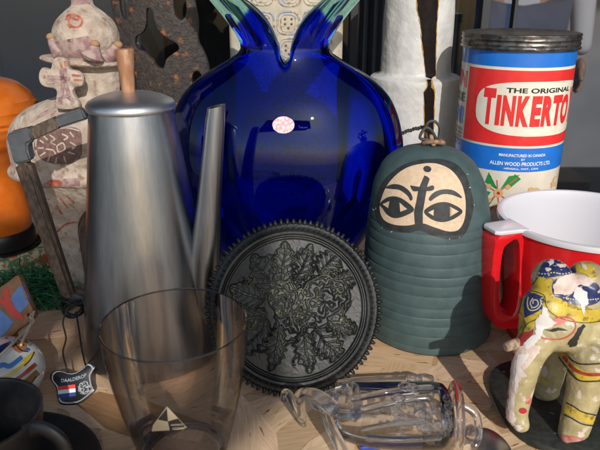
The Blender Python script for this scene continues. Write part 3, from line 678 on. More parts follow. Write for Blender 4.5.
# ------------------------------------------------------------------ teal bell with a painted face
BX, BY = 12.05, 52.0
prof = [(5.3, .02), (5.75, .05), (5.95, .3)]
zz = .7
while zz < 16.2:
    r = interp([(0, 5.97), (4, 5.85), (8, 5.68), (11, 5.42), (13, 5.1), (14.6, 4.78), (16.2, 4.1)], zz); kz = zz+.12*math.sin(zz*1.7); rid = .075*(abs(math.sin(kz*PI/.97))**.4-.8)*(1 if zz < 11 else max(0, 1-(zz-11)/3))
    prof.append((r+rid, zz)); zz += .07
prof += [(3.75, 16.65), (3.15, 17.15), (2.35, 17.58), (1.4, 17.88), (.5, 18.02), (0, 18.04)]
M_teal = pm('matt_teal_glaze', (.048, .082, .083), .6, c2=(.060, .100, .100), sc=.8, c3=(.085, .10, .10), sc3=2.2, lo3=.62, hi3=.72, bump=.35, bsc=5, bdist=.05)
bell = thing('ceramic_bell', 'dark teal ceramic bell with a painted pair of eyes in a cream window', 'bell', (BX, BY, 0))
lb_ = lathe(prof, (BX, BY), 128, wob=lambda a, z: .03*math.sin(a*3+z*.7))
for v in lb_.verts: v.co.x -= .052*v.co.z; v.co.z *= .965
bb = mk('body', lb_, M_teal, bell)
t_ = bvh(bb); Z = lambda x, y: (360+x/5.4, 145+y/4.5)    # from the enlarged crop of the face (600x450 pixels at 5.4 / 4.5)
Z = lambda x, y: (360+x/4.5, 145+y/4.5)
D = lambda n, bm, o, m: decal(n, bm, bb, o, m, bell, 3, t_)
M_face = pm('cream_bisque', (.66, .50, .34), .65, c2=(.60, .44, .29), sc=3, c3=(.5, .33, .2), sc3=7, lo3=.63, hi3=.7)
M_ink = pm('black_underglaze', (.022, .024, .025), .6, c2=(.035, .037, .038), sc=2)
outer = [Z(*p) for p in [(70, 290), (78, 230), (105, 165), (155, 115), (215, 82), (290, 65), (365, 65), (430, 85), (475, 135), (495, 195), (510, 265), (500, 330), (480, 385), (450, 418), (400, 425), (330, 408), (270, 385), (215, 395), (150, 388), (100, 370), (80, 335)]]
inner = [Z(*p) for p in [(90, 285), (100, 235), (125, 180), (170, 130), (225, 98), (295, 84), (355, 88), (410, 115), (450, 165), (470, 225), (474, 290), (465, 345), (440, 382), (395, 388), (335, 370), (278, 352), (215, 362), (155, 358), (108, 335)]]
D('window_border', flat([smoothpoly(outer, 4)]), .03, M_ink)
D('face', flat([smoothpoly(inner, 4)]), .05, M_face)
le = [Z(*p) for p in [(92, 265), (125, 236), (165, 232), (205, 250), (245, 290), (205, 318), (160, 328), (125, 312), (105, 285)]]
re = [Z(*p) for p in [(288, 300), (325, 268), (375, 256), (420, 268), (460, 298), (425, 330), (375, 346), (325, 335)]]
feat = [smoothpoly(le, 4), smoothpoly(re, 4),
        smoothpoly([Z(*p) for p in [(116, 192), (150, 177), (190, 183), (225, 210), (238, 240), (228, 250), (215, 228), (180, 203), (140, 198)]], 4),
        smoothpoly([Z(*p) for p in [(310, 240), (335, 212), (375, 200), (420, 205), (455, 232), (450, 238), (410, 224), (370, 222), (335, 240), (318, 252)]], 4),
        [Z(*p) for p in [(290, 138), (304, 144), (314, 154), (303, 185), (298, 215), (292, 250), (283, 300), (283, 355), (248, 360), (244, 300), (254, 255), (262, 210), (272, 180)]],
        ellpoly(*Z(303, 110), 4.0, 3.0, .2)]
D('features', flat(feat), .075, M_ink)
D('nose_bar', flat([smoothpoly([Z(*p) for p in [(228, 183), (236, 184), (262, 188), (300, 190), (326, 182), (334, 192), (328, 204), (300, 208), (262, 208), (240, 207)]], 3)]), .09, M_ink)
D('eye_whites', flat([[Z(105, 266), Z(136, 252), Z(130, 284)], [Z(180, 258), Z(214, 288), Z(184, 300)], [Z(306, 302), Z(332, 290), Z(330, 318)], [Z(402, 276), Z(442, 298), Z(402, 322)]]), .1, M_face)
rnd = random.Random(9)
chips = []
for i in range(11):
    q = outer[rnd.randrange(len(outer))]; chips.append(ellpoly(q[0]+rnd.uniform(-1.5, 1.5), q[1]+rnd.uniform(-1.2, 1.2), rnd.uniform(.5, 1.4), .35, rnd.uniform(0, 3), 8, .5))
D('glaze_chips', flat(chips), .09, pm('pale_chip', (.5, .5, .46), .7))
lp = thing('leather_cord', 'knotted tan leather loop and twisted dark wire on top of the teal bell', 'cord', (BX+.1, BY, 18))
lt = pm('tan_leather', (.34, .2, .11), .7, c2=(.2, .11, .06), sc=3)
c0 = Vector((BX-.75, BY-.2, 17.5))
mk('knot', join(tube([c0+Vector((-.8, 0, .1)), c0+Vector((-.3, -.5, .35)), c0+Vector((.5, -.4, .25)), c0+Vector((.9, 0, .1)), c0+Vector((.4, .5, .3)), c0+Vector((-.4, .4, .3))], .2, 10, True), tube([c0+Vector((0, -.5, 0)), c0+Vector((-.2, -.1, .7)), c0+Vector((.3, .3, .4))], .2, 10)), lt, lp)
dk = pm('dark_wire', (.05, .045, .04), .6)
mk('loop', tube([c0+Vector((-.4, 0, .3)), P(426, 134, 52), P(427, 124, 52), P(434, 121, 52), P(440, 128, 52), P(439, 138, 52), c0+Vector((.5, 0, .35))], .12, 8), dk, lp)
mk('loop', tube([c0+Vector((-.3, -.1, .4)), P(420, 138, 51.5), P(425, 128, 51.5), P(431, 130, 51.5), c0+Vector((.3, 0, .4))], .13, 8), dk, lp)
tw = None
for ph in (0, PI):
    pts = [P(402+i*1.15, 133-6*math.sin(i/24*PI*.5)+.4*math.sin(i), 53) for i in range(25)]
    pts = [p+Vector((0, .1*math.cos(i*1.4+ph), .1*math.sin(i*1.4+ph))) for i, p in enumerate(pts)]; tw = addto(tw, tube(pts, .085, 6, sm=2))
mk('twisted_wire', tw, dk, lp)

# ------------------------------------------------------------------ black relief plate
tilt = math.radians(25)
Pc = G(290, 401)+Vector((0, .35, 0)); PR = 7.0
pn = Vector((0, -math.cos(tilt), math.sin(tilt))); pu = Vector((1, 0, 0)); pv = Vector((0, math.sin(tilt), math.cos(tilt)))
ctr = Pc+pv*PR+Vector((.25, 0, .05))
Mp = Matrix(((pu.x, pv.x, pn.x, ctr.x), (pu.y, pv.y, pn.y, ctr.y), (pu.z, pv.z, pn.z, ctr.z), (0, 0, 0, 1))) @ Matrix.Scale(1.035, 4)
def relief(x, y):
    h = np.zeros_like(x); r = np.hypot(x, y)
    nzv = np.array([noise.noise(Vector((a*.9, b*.9, 0))) for a, b in zip(x.ravel(), y.ravel())]).reshape(x.shape)
    nz2 = np.array([noise.noise(Vector((a*2.6, b*2.6, 4))) for a, b in zip(x.ravel(), y.ravel())]).reshape(x.shape)
    nz3 = np.array([noise.noise(Vector((a*.75+3, b*.75, 8)))+.35*noise.noise(Vector((a*2.1, b*2.1, 2))) for a, b in zip(x.ravel(), y.ravel())]).reshape(x.shape)
    squig = np.maximum(np.exp(-(nz3/.045)**2), np.exp(-((nz3-.22)/.04)**2))*.17*np.clip((4.7-r)/.5, 0, 1)
    h = np.maximum(h, squig)
    leaves = [(-1.2, 1.0, 122, 3.7, 1.15), (-.9, 1.6, 84, 3.5, 1.0), (.2, 2.0, 66, 3.1, .8), (-2.2, .5, 158, 2.9, 1.0), (-2.0, -.5, 192, 3.1, .8), (-1.9, -.9, 232, 3.7, 1.0), (-.9, -1.4, 256, 3.5, .75), (.6, -1.6, 283, 3.4, .75), (1.6, -1.6, 312, 3.5, .95), (2.6, -.8, 336, 2.6, .7), (1.9, 2.6, 44, 2.7, .85), (3.0, 1.9, 12, 2.2, .7)]
    for (lx, ly, an, Ln, W) in leaves:
        a = math.radians(an); dx, dy = x-lx, y-ly; u = (dx*math.cos(a)+dy*math.sin(a))/Ln; v = -dx*math.sin(a)+dy*math.cos(a)+.12*nzv*2
        uc = np.clip(u, 0, 1); saw = np.abs(((uc*6.5) % 1)-.5)*2
        wdt = W*np.sin(PI*uc**.75)*(.72+.42*saw); d = np.abs(v)-wdt; ins = (u > 0) & (u < 1)
        ridge = np.exp(-(d/.085)**2)*.24; fill = np.where(d < 0, .10, 0); rib = np.exp(-(v/.06)**2)*.16
        vein = np.exp(-((((uc*6.5-np.abs(v)/W*1.2) % 1)-.5)/.13)**2)*.09*(d < 0)
        h = np.maximum(h, np.where(ins, ridge+fill+rib+vein, 0))
    for (fx, fy, FR, k, ph) in ((2.35, .5, 1.9, 5, .3), (-.5, .7, 1.35, 6, 1.0), (.6, -1.0, .9, 5, 2)):
        dx, dy = x-fx, y-fy; rr = np.hypot(dx, dy)+.3*nzv+.12*nz2; an = np.arctan2(dy, dx)
        q = rr/FR*(1-.13*np.abs(np.sin(an*k/2+ph)))*1.1
        ring = np.exp(-((((q*2.6+.9*nzv+.7*nz2+.35*np.sin(an*k+ph)) % 1)-.5)/.16)**2)*.2+.1
        h = np.where(q < 1, np.maximum(ring, .08), h); h = np.maximum(h, np.exp(-((q-1)/.06)**2)*.24)
    h += .012*nz2+.02*nzv
    h *= .8*np.clip((5.15-r)/.25, 0, 1)
    return h
NR, NT = 150, 420
rr = np.linspace(0.02, 5.55, NR); tt = np.linspace(0, 2*PI, NT, endpoint=False); RR, TT = np.meshgrid(rr, tt, indexing='ij'); XX, YY = RR*np.cos(TT), RR*np.sin(TT); HH = relief(XX, YY)
edge = np.where((RR > 5.2) & (RR < 5.45), .16*np.sin((RR-5.2)/.25*PI), 0); HH = HH+edge
bm = bmesh.new(); at = bm.verts.layers.float.new('wear'); V = []
for i in range(NR):
    row = []
    for j in range(NT):
        v = bm.verts.new((XX[i, j], YY[i, j], .15+HH[i, j])); v[at] = float(HH[i, j]); row.append(v)
    V.append(row)
for i in range(NR-1):
    for j in range(NT): bm.faces.new((V[i][j], V[i+1][j], V[i+1][(j+1) % NT], V[i][(j+1) % NT]))
bm.faces.new(V[0])
mapto(bm, Mp)
M_iron = bpy.data.materials.new('patinated_black_iron'); M_iron.use_nodes = True; N = M_iron.node_tree.nodes; L = M_iron.node_tree.links; b = N['Principled BSDF']
an_ = N.new('ShaderNodeAttribute'); an_.attribute_name = 'wear'; r = N.new('ShaderNodeMapRange'); r.inputs['From Min'].default_value = .13; r.inputs['From Max'].default_value = .3; L.new(an_.outputs['Fac'], r.inputs['Value'])
tc = N.new('ShaderNodeTexCoord'); n = N.new('ShaderNodeTexNoise'); n.inputs['Scale'].default_value = 55; n.inputs['Detail'].default_value = 6; L.new(tc.outputs['Object'], n.inputs['Vector'])
rp = N.new('ShaderNodeValToRGB'); rp.color_ramp.elements[0].position = .42; rp.color_ramp.elements[1].position = .62; L.new(n.outputs['Fac'], rp.inputs[0])
mu = N.new('ShaderNodeMath'); mu.operation = 'MULTIPLY'; L.new(r.outputs[0], mu.inputs[0]); L.new(rp.outputs[0], mu.inputs[1])
n2 = N.new('ShaderNodeTexNoise'); n2.inputs['Scale'].default_value = 30; n2.inputs['Detail'].default_value = 8; L.new(tc.outputs['Object'], n2.inputs['Vector'])
rb_ = N.new('ShaderNodeValToRGB'); rb_.color_ramp.elements[0].position = .4; rb_.color_ramp.elements[1].position = .72; rb_.color_ramp.elements[0].color = (.006, .007, .007, 1); rb_.color_ramp.elements[1].color = (.030, .033, .031, 1); L.new(n2.outputs['Fac'], rb_.inputs[0])
mx = N.new('ShaderNodeMix'); mx.data_type = 'RGBA'; L.new(mu.outputs[0], mx.inputs[0]); L.new(rb_.outputs[0], mx.inputs[6]); mx.inputs[7].default_value = (.26, .27, .17, 1); L.new(mx.outputs[2], b.inputs['Base Color'])
b.inputs['Roughness'].default_value = .48; b.inputs['Specular IOR Level'].default_value = .5
n4 = N.new('ShaderNodeTexNoise'); n4.inputs['Scale'].default_value = 420; n4.inputs['Detail'].default_value = 5; L.new(tc.outputs['Object'], n4.inputs['Vector'])
bpn = N.new('ShaderNodeBump'); bpn.inputs['Strength'].default_value = .55; bpn.inputs['Distance'].default_value = .0006; L.new(n4.outputs['Fac'], bpn.inputs['Height']); L.new(bpn.outputs[0], b.inputs['Normal'])
pl = thing('relief_plate', 'round black cast plate with beaded rim and raised leaves and roses, propped upright', 'plate', Pc)
# body ring under the relief, then beads
rim = lathe([(5.5, .1), (5.62, .42), (5.78, .46), (5.9, .25), (6.1, .1), (6.35, .05), (6.55, -.2), (6.5, -.6), (6.0, -.85), (0, -.85)], (0, 0), 180)
rm = mk('rim', mapto(rim, Mp), M_iron, pl)
mk('relief', bm, M_iron, pl, True, 60)
bd = None
rnd = random.Random(31)
for k in range(92):
    a = 2*PI*(k+rnd.uniform(-.12, .12))/92; c, s_ = math.cos(a), math.sin(a); rt = Matrix.Rotation(a, 3, 'Z'); q = rnd.uniform(.85, 1.15)
    bd = addto(bd, ellip((6.0*c, 6.0*s_, .2), (.15*q, .13, .17), rt, 1)); bd = addto(bd, ellip(((6.5+.05*q)*c, (6.5+.05*q)*s_, -.05), (.27*q, .15, .28), rt, 2)); bd = addto(bd, ellip((6.62*c, 6.62*s_, -.6), (.24*q, .15, .24), rt, 1))
mk('beading', mapto(bd, Mp), M_iron, pl)

# ------------------------------------------------------------------ clay church figure
FX, FY = -20.0, 59.5
M_clay = pm('whitewashed_clay', (.50, .41, .33), .85, c2=(.38, .30, .235), sc=.8, c3=(.27, .17, .12), sc3=1.3, lo3=.56, hi3=.70, bump=1, bsc=1.5, bdist=.25)
M_mauve = pm('mauve_slip', (.27, .15, .15), .85, c2=(.40, .29, .25), sc=1.6, bump=.3); M_rust = pm('rust_slip', (.30, .065, .035), .7, c2=(.45, .17, .1), sc=2); M_brn = pm('brown_slip', (.13, .07, .055), .75, c2=(.2, .11, .09), sc=2.5)
cf = thing('clay_figure', 'whitewashed clay church-shaped figure with mauve markings behind the coffee pot', 'figurine', (FX, FY, 0))
low = lathe(smoothprof([(0, 0), (4.9, 0), (5.3, .4), (5.6, 3), (6.1, 7), (6.9, 10.5), (8.0, 12.2), (8.8, 12.7), (8.9, 13.3), (8.5, 13.8), (8.5, 14.6), (8.5, 16), (7.9, 17.6), (6.5, 19), (4.4, 19.9), (3.0, 20.4), (2.9, 21.5), (2.9, 23.0), (2.7, 23.3), (0, 23.3)], 4), (FX, FY), 96, sy=.52, wob=lambda a, z: .22*noise.noise(Vector((2*math.cos(a), 2*math.sin(a), z*.25))))
cut = blob(join(ellip((FX+1.6, FY-3.2, 7.4), (3.4, 3.6, 3.4)), box((FX+1.6, FY-3.2, 3.4), (6.8, 7.2, 8.4))), .3, 2)
me = bpy.data.meshes.new('t'); cut.to_mesh(me); co = bpy.data.objects.new('t', me); col.objects.link(co)
low = modmesh(low, [('BOOLEAN', dict(operation='DIFFERENCE', object=co, solver='EXACT'))]); bpy.data.objects.remove(co)
fb = mk('body', low, M_clay, cf)
mk('doorway_shade', box((FX+1.6, FY+.8, 4.7), (7.2, .5, 9.2), .1), pm('painted_shade', (.02, .014, .012), .9), cf)  # near-black panel painted in for the shade inside the arch
top = lathe(smoothprof([(0, 23.2), (1.9, 23.3), (2.5, 23.9), (2.95, 25.0), (2.95, 26.1), (2.45, 27.2), (1.6, 28.0), (1.0, 28.5), (.92, 29.2), (1.0, 30.5), (1.1, 33), (0, 33)], 4), (FX+.3, FY), 72, wob=lambda a, z: .12*noise.noise(Vector((2*math.cos(a), 2*math.sin(a), z*.4))))
bl = mk('bell_tower', top, M_clay, cf)
brim = mk('brim', mapto(lathe(smoothprof([(0, -.3), (2.6, -.3), (3.5, -.12), (3.75, .1), (3.4, .32), (2.4, .3), (0, .35)], 3), (0, 0), 64, sy=.7), Matrix.Translation((FX-.3, FY-.3, 23.55)) @ Matrix.Rotation(math.radians(5), 4, 'Y')), M_clay, cf)
hn = pm('bare_clay_tip', (.36, .2, .1), .8)
for (px, py, dy, tx, ty) in ((51, 38, -1.5, 62, 52), (95, 45, -2.6, 92, 56), (118, 46, -1, 106, 55)):
    h_ = mk('horn', tube([P(tx, ty, FY+dy), P((px+tx)/2, (py+ty)/2+1, FY+dy), P(px, py, FY+dy)], [1.05, .7, .36], 14), M_mauve, cf); mk('horn_tip', ellip(P(px, py-1, FY+dy-.05), (.42, .4, .35)), hn, h_)
crs = [(42, 75), (46, 69), (54, 70), (57, 62), (63, 59.5), (70, 62), (72, 70), (79, 72), (84, 77), (83, 85), (76, 87), (73, 92), (77, 105), (55, 106), (57, 92), (55, 88), (46, 86), (42, 82)]
p0 = P(63, 83, FY-3.2); kx = (p0-EYE).y*.0016
cr2 = smoothpoly([((a-63)*.0925, (83-b)*.0965) for a, b in crs], 3)
Mc = Matrix.Translation(p0) @ Matrix.Rotation(math.radians(88), 4, 'X')
cr_ = mk('cross', mapto(plate2d(cr2, (), .9, .2), Mc), M_clay, cf)
t_ = bvh(cr_); 
decal('cross_marking', strokes([[(47, 77), (60, 78), (70, 79)], [(47, 82), (58, 81), (66, 82)], [(61, 69), (63, 85), (60, 104)], [(65, 68), (66, 85), (73, 104)], [(57, 100), (66, 96), (74, 101)]], 4), cr_, .03, M_mauve, cr_, 3, t_)
decal('cross_tips', strokes([[(60, 62), (62, 68)], [(65, 61), (66, 67)], [(72, 75), (81, 76)], [(74, 80), (82, 80)], [(44, 75), (45, 78)]], 2.2), cr_, .04, M_rust, cr_, 3, t_)
t_ = bvh(bl)
decal('swirl', strokes([[(80, 17), (77, 20), (71, 17), (69, 22), (73, 27), (80, 26), (82, 20), (77, 16), (69, 15), (66, 20)], [(68, 24), (71, 28)]], 2.2), bl, .03, M_rust, bl, 3, t_)
decal('mauve_band', flat([[(52, 42), (57, 47), (66, 51), (76, 49), (82, 43), (88, 36), (92, 40), (93, 48), (93, 56), (80, 58), (60, 57), (55, 50)]]), bl, .03, M_mauve, bl, 3, t_)
decal('neck_paint', flat([[(64, -4), (90, -4), (90, 4), (64, 5)]]), bl, .03, M_mauve, bl, 3, t_)
decal('brim_paint', strokes([[(40, 58), (55, 60), (75, 63), (103, 67)]], 2.2), brim, .03, M_mauve, brim, 3)
t_ = bvh(fb); D = lambda n, bm, o, m: decal(n, bm, fb, o, m, fb, 3, t_)
D('dial', flat([smoothpoly([(34, 147), (38, 136), (50, 130), (66, 127), (80, 130), (82, 145), (80, 158), (66, 165), (50, 163), (38, 158)], 3)]), .03, M_brn)
D('dial_strokes', strokes([[(40, 140), (44, 143)], [(38, 148), (44, 148)], [(40, 156), (46, 152)], [(48, 161), (50, 156)], [(56, 163), (57, 157)], [(66, 162), (64, 156)], [(44, 136), (48, 140)], [(50, 135), (55, 139), (51, 142), (56, 145)], [(57, 146), (63, 143), (65, 149), (59, 152), (57, 146)], [(62, 134), (68, 137), (64, 140)], [(70, 132), (74, 137)], [(70, 142), (76, 146), (72, 149)], [(68, 152), (75, 154)], [(46, 149), (53, 150), (56, 154)], [(36, 147), (38, 137), (50, 131), (66, 128), (80, 131)], [(36, 150), (40, 159), (52, 164), (68, 165)]], 1.5), .05, M_clay)
D('ledge_paint', flat([[(0, 180), (20, 179), (40, 180), (80, 178), (80, 186), (40, 188), (0, 187)]]), .03, M_mauve)
D('ledge_spots', flat([ellpoly(24, 183, 6, 3), ellpoly(55, 183, 8, 3.4)]), .05, M_rust)
D('leg_stripe', flat([stroke([(16, 195), (27, 225), (37, 262), (43, 300), (44, 318)], [4, 6, 9, 10, 8])]), .03, M_mauve)
D('shoulder_paint', flat([stroke([(30, 122), (45, 113), (58, 106)], [2, 4, 2]), stroke([(3, 128), (12, 140), (14, 160), (12, 175)], [1.5, 3, 4, 3])]), .03, M_mauve)
D('arch_paint', strokes([[(56, 205), (62, 214)], [(60, 198), (68, 208)], [(66, 195), (74, 203)], [(57, 232), (66, 224), (78, 222)]], 1.8), .04, M_rust)

# ------------------------------------------------------------------ rusty pierced iron panel
IY = 66.0
i0 = P(165, 60, IY); kx = (i0-EYE).dot(Vector((0, math.cos(PITCH), -math.sin(PITCH))))/FPX
Q = lambda a, b: ((a-165)*kx, (P(165, b, IY).z-i0.z))
outl = [(119, -40), (198, -40), (198, 0), (200, 20), (199, 40), (203, 50), (207, 62), (208, 76), (203, 90), (205, 130), (200, 180), (190, 290), (133, 290), (122, 180), (120, 120), (118, 100), (119, 60), (118, 30)]
hole1 = [(153, 8), (157, 11), (158, 22), (163, 32), (171, 39), (178, 43), (180, 49), (173, 54), (167, 59), (163, 68), (157, 66), (152, 58), (146, 52), (139, 49), (137, 42), (139, 36), (146, 32), (150, 23), (151, 12)]
hole2 = ellpoly(129, 6, 4.5, 14); hole3 = ellpoly(184, 6, 6, 14); hole4 = ellpoly(131, 84, 3.5, 15); hole5 = ellpoly(196, 80, 5, 9)
hole6 = [(x, y+95) for x, y in hole1]; 
ip = plate2d([Q(*p) for p in smoothpoly(outl, 3)], [[Q(*p) for p in smoothpoly(h, 3)] for h in (hole1, hole6)]+[[Q(*p) for p in h] for h in (hole2, hole3, hole4, hole5)], .9, .1)
M_rusty = pm('rusty_iron', (.036, .029, .026), .65, c2=(.060, .047, .040), sc=2.5, c3=(.32, .11, .03), sc3=1.0, lo3=.58, hi3=.72, metal=.3, bump=1, bsc=4, bdist=.1)
grid_cut(ip, .7); mapto(ip, Matrix.Translation(i0) @ Matrix.Rotation(math.radians(90), 4, 'X'))
for v in ip.verts: v.co.y += .035*(v.co.x-i0.x)**2      # gently bowed
lowz = min(v.co.z for v in ip.verts)
for v in ip.verts:
    if v.co.z < 4: v.co.z = v.co.z-(lowz-.02)*(4-v.co.z)/(4-lowz)
tag(mk('iron_panel', ip, M_rusty), 'dark rusty pierced iron panel with ogee shaped openings standing behind the coffee pot', 'iron panel')

# ------------------------------------------------------------------ orange glazed vase and green grass at far left
OX, OY = -34.3, 66.0
ov = thing('orange_vase', 'orange glazed ceramic jug with dark foot at the left edge', 'jug', (OX, OY, 0))
M_or = pm('orange_glaze', (.60, .15, .02), .12, c2=(.55, .12, .01), sc=.6, coat=.8, bump=.15, bsc=1)
def owob(a, z): return .07*math.sin(z*2*PI/.5+a*1.5) if 13 < z < 19.5 else .02*math.sin(z*9)
mk('body', lathe(smoothprof([(0, 3.4), (2.6, 3.4), (3.3, 4.0), (3.6, 6), (3.5, 8), (3.3, 11), (4.2, 13), (5.7, 15.2), (6.2, 17), (5.8, 18.9), (4.3, 20.5), (2.6, 21.1), (1.5, 21.5), (1.7, 22.6), (1.2, 23), (0, 23)], 6), (OX, OY), 96, wob=owob), M_or, ov)
mk('foot', lathe(smoothprof([(3.2, 4.4), (3.6, 4.2), (3.7, 2.6), (3.2, 2.4), (3.3, 2.0), (0, 2.0)], 3), (OX, OY), 64), pm('black_foot', (.012, .012, .014), .35), ov)
mk('painted_base', lathe(smoothprof([(4.2, 2.2), (5.2, 1.9), (5.6, .9), (5.4, 0.02), (0, .02)], 3), (OX, OY), 64), pm('folk_painted', (.6, .5, .3), .5, c2=(.1, .2, .1), sc=1.3, lo=.48, hi=.52, c3=(.6, .1, .05), sc3=1.2, lo3=.55, hi3=.58), ov)
rnd = random.Random(21); bm = bmesh.new()
for i in range(900):
    b0 = Vector((rnd.uniform(-31, -23.2), rnd.uniform(54.5, 60.5), 0)); 
    ln = rnd.uniform(1.5, 3.4)*(1.5 if b0.y > 57 else 1); d = Vector((rnd.uniform(-.8, .8), rnd.uniform(-.9, .3), rnd.uniform(.6, 1.2))).normalized(); side = d.cross(Vector((rnd.uniform(-1, 1), rnd.uniform(-1, 1), .2))).normalized()*.09
    p1 = b0+d*ln*.5; p2 = p1+(d+Vector((rnd.uniform(-.6, .6), -.3, -.6))).normalized()*ln*.5
    v = [bm.verts.new(q) for q in (b0-side, b0+side, p1+side, p1-side, p2)]; bm.faces.new(v[:4]); bm.faces.new((v[3], v[2], v[4]))
tag(mk('grass_tuft', bm, pm('green_fibre', (.02, .13, .05), .6, c2=(.05, .24, .1), sc=.8), None, False), 'matted dark green artificial grass beside the clay figure', 'artificial grass')

# ------------------------------------------------------------------ painted wooden paddle, string and painted bird
BYd = 46.0
a0, a1 = P(20, 272.5, BYd), P(38, 316, BYd)
boardpx = [(-30, 308), (19.5, 272), (22.5, 273), (39, 314), (37, 319), (22, 329), (4, 345), (-22, 366), (-30, 360)]
b0 = P(10, 320, BYd); kb = .078
QB = lambda p: ((p[0]-10)*kb, (320-p[1])*kb*1.02)
Mb = Matrix.Translation(b0) @ Matrix.Rotation(math.radians(70), 4, 'X')
M_bw = pm('varnished_board', (.30, .14, .055), .5, c2=(.22, .10, .04), sc=1.2, stretch=(1, .35, 1), bump=.3)
wd_ = thing('painted_board', 'small brown wooden board painted with blue patches and a red curl', 'wooden board', (b0.x, b0.y, 0))
bo = mk('board', mapto(plate2d([QB(p) for p in boardpx], [[QB(p) for p in ellpoly(32, 314, 1.3, 1.5, 0, 12)]], .8, .08), Mb), M_bw, wd_)
t_ = bvh(bo)
M_sky = pm('pale_blue_paint', (.12, .24, .52), .5, c2=(.1, .2, .45), sc=2); M_rd = pm('scarlet_paint', (.6, .05, .03), .5)
decal('blue_patch', flat([[(10.5, 298), (23, 281.5), (31, 301), (18.5, 315)], [(-20, 330), (-3, 306), (14, 322), (6, 332), (-8, 344)]]), bo, .02, M_sky, bo, 4, t_)
decal('red_curl', flat([smoothpoly([(3, 291), (8, 288), (10, 296), (14, 306), (24, 318), (20, 320), (10, 314), (2, 304), (-6, 300), (-6, 294), (1, 297), (4, 300)], 3)]), bo, .035, M_rd, bo, 4, t_)
# stand leg behind the board
mk('prop', box((b0.x-1.2, b0.y+1.6, 2.2), (1.2, 1.0, 4.4), .1), M_bw, wd_)
sc_ = G(8, 385, 0); 
bird = thing('painted_gourd', 'rounded folk toy painted with white, blue, yellow and red stripes behind the black cup', 'painted toy', (P(0, 372, 40).x, 40, 0))
ec = P(2, 372, 40); 
gb = mk('body', ellip((ec.x, 40, 2.6), (3.15, 3.0, 2.6), Euler((0, math.radians(-12), 0)).to_matrix(), 5), pm('white_enamel', (.62, .62, .58), .3, coat=.5, c2=(.52, .5, .46), sc=1), bird)
t_ = bvh(gb); DD = lambda n, bm, o, c: decal(n, bm, gb, o, pm(n, c, .3, coat=.5), bird, 3, t_)
DD('navy_stroke', flat([stroke([(-12, 362), (-2, 352), (12, 343)], [8, 9, 5]), stroke([(5, 338), (12, 334), (22, 333)], [3, 4, 3])]), .02, (.01, .02, .12))
DD('blue_stroke', flat([stroke([(-8, 372), (2, 365), (10, 366), (22, 357)], [4, 5, 5, 4]), stroke([(18, 352), (24, 349), (30, 350)], [3, 4, 2])]), .025, (.03, .15, .4))
DD('orange_spot', flat([ellpoly(20, 345, 7.5, 8, .5, 20, .2)]), .03, (.5, .17, .06))
DD('yellow_stroke', flat([stroke([(-4, 384), (14, 372), (26, 360), (34, 353)], [3, 4, 5, 3])]), .035, (.62, .45, .03))
DD('red_stroke', flat([stroke([(2, 388), (18, 378), (36, 364)], [3, 4, 4])]), .03, (.35, .05, .02))
DD('brown_stroke', flat([stroke([(8, 392), (24, 384), (38, 372)], [5, 7, 6])]), .025, (.25, .14, .05))
DD('black_lines', strokes([[(13, 341), (20, 350), (28, 352)], [(15, 338), (24, 346)], [(12, 347), (22, 342), (28, 343)], [(24, 366), (30, 360), (34, 352)], [(18, 336), (27, 341)], [(22, 390), (30, 384), (36, 376)]], 1.1), .045, (.01, .01, .01))
DD('white_lines', strokes([[(0, 376), (12, 370), (24, 362)], [(4, 382), (20, 374), (34, 360)]], .9), .05, (.7, .7, .65))
sg = thing('string', 'cream string threaded through the hole of the painted board', 'string', P(20, 340, 44))
M_st = pm('cream_string', (.52, .44, .30), .8, bump=.5, bsc=8)
hp = P(32, 314.5, 45.2)
mk('strand', tube([hp+Vector((0, .5, 0)), hp+Vector((0, -.4, 0)), P(33.5, 321, 44), P(22, 334, 42), P(10, 346, 38.8), P(-2, 357, 37.4), P(-15, 366, 37)], .1, 8), M_st, sg)
mk('strand', tube([hp+Vector((0, .4, 0)), hp+Vector((.1, -.5, -.2)), P(31, 323, 43.5), P(26, 334, 41.5), P(21, 345, 38.2)], .1, 8), M_st, sg)
mk('strand', tube([P(38, 350, 41), P(42, 356, 41), P(41, 366, 40.6), P(37, 378, 40.2), P(35, 372, 40.4), P(38, 360, 40.8)], .07, 8), M_st, sg)

# ------------------------------------------------------------------ black cup and saucer
CX, CY = -19.2, 30.3
M_bc = pm('matt_black_stoneware', (.013, .013, .014), .38, c2=(.018, .018, .019), sc=2, bump=.05)
sa = thing('saucer', 'matt black saucer under the black cup', 'saucer', (CX, CY, 0))
mk('dish', lathe(smoothprof([(0, .05), (3.4, .05), (3.6, .3), (5, .75), (6.5, 1.25), (6.62, 1.4), (6.45, 1.45), (5, 1.0), (3.6, .62), (2.6, .55), (0, .55)], 4), (CX, CY), 96), M_bc, sa)
cu = thing('cup', 'matt black cup with loop handle at the lower left', 'cup', (CX, CY, .55))
mk('body', lathe(smoothprof([(0, .58), (2.0, .58), (2.2, .75), (2.5, 1.5), (3.1, 3.2), (3.5, 5), (3.7, 6.2), (3.68, 6.38), (3.55, 6.4), (3.45, 6.2), (3.2, 5), (2.8, 3.2), (2.2, 1.6), (1.2, 1.1), (0, 1.05)], 4), (CX, CY), 96), M_bc, cu)
hdv = Vector((.97, -.22, 0)); hb = Vector((CX, CY, .5))
mk('handle', tube([hb+hdv*3.3+Vector((0, 0, 5.2)), hb+hdv*4.4+Vector((0, 0, 5.6)), hb+hdv*5.5+Vector((0, 0, 4.9)), hb+hdv*5.5+Vector((0, 0, 3.5)), hb+hdv*4.3+Vector((0, 0, 2.5)), hb+hdv*2.8+Vector((0, 0, 2.4))], .42, 20, sect=(.75, 1.15)), M_bc, cu)

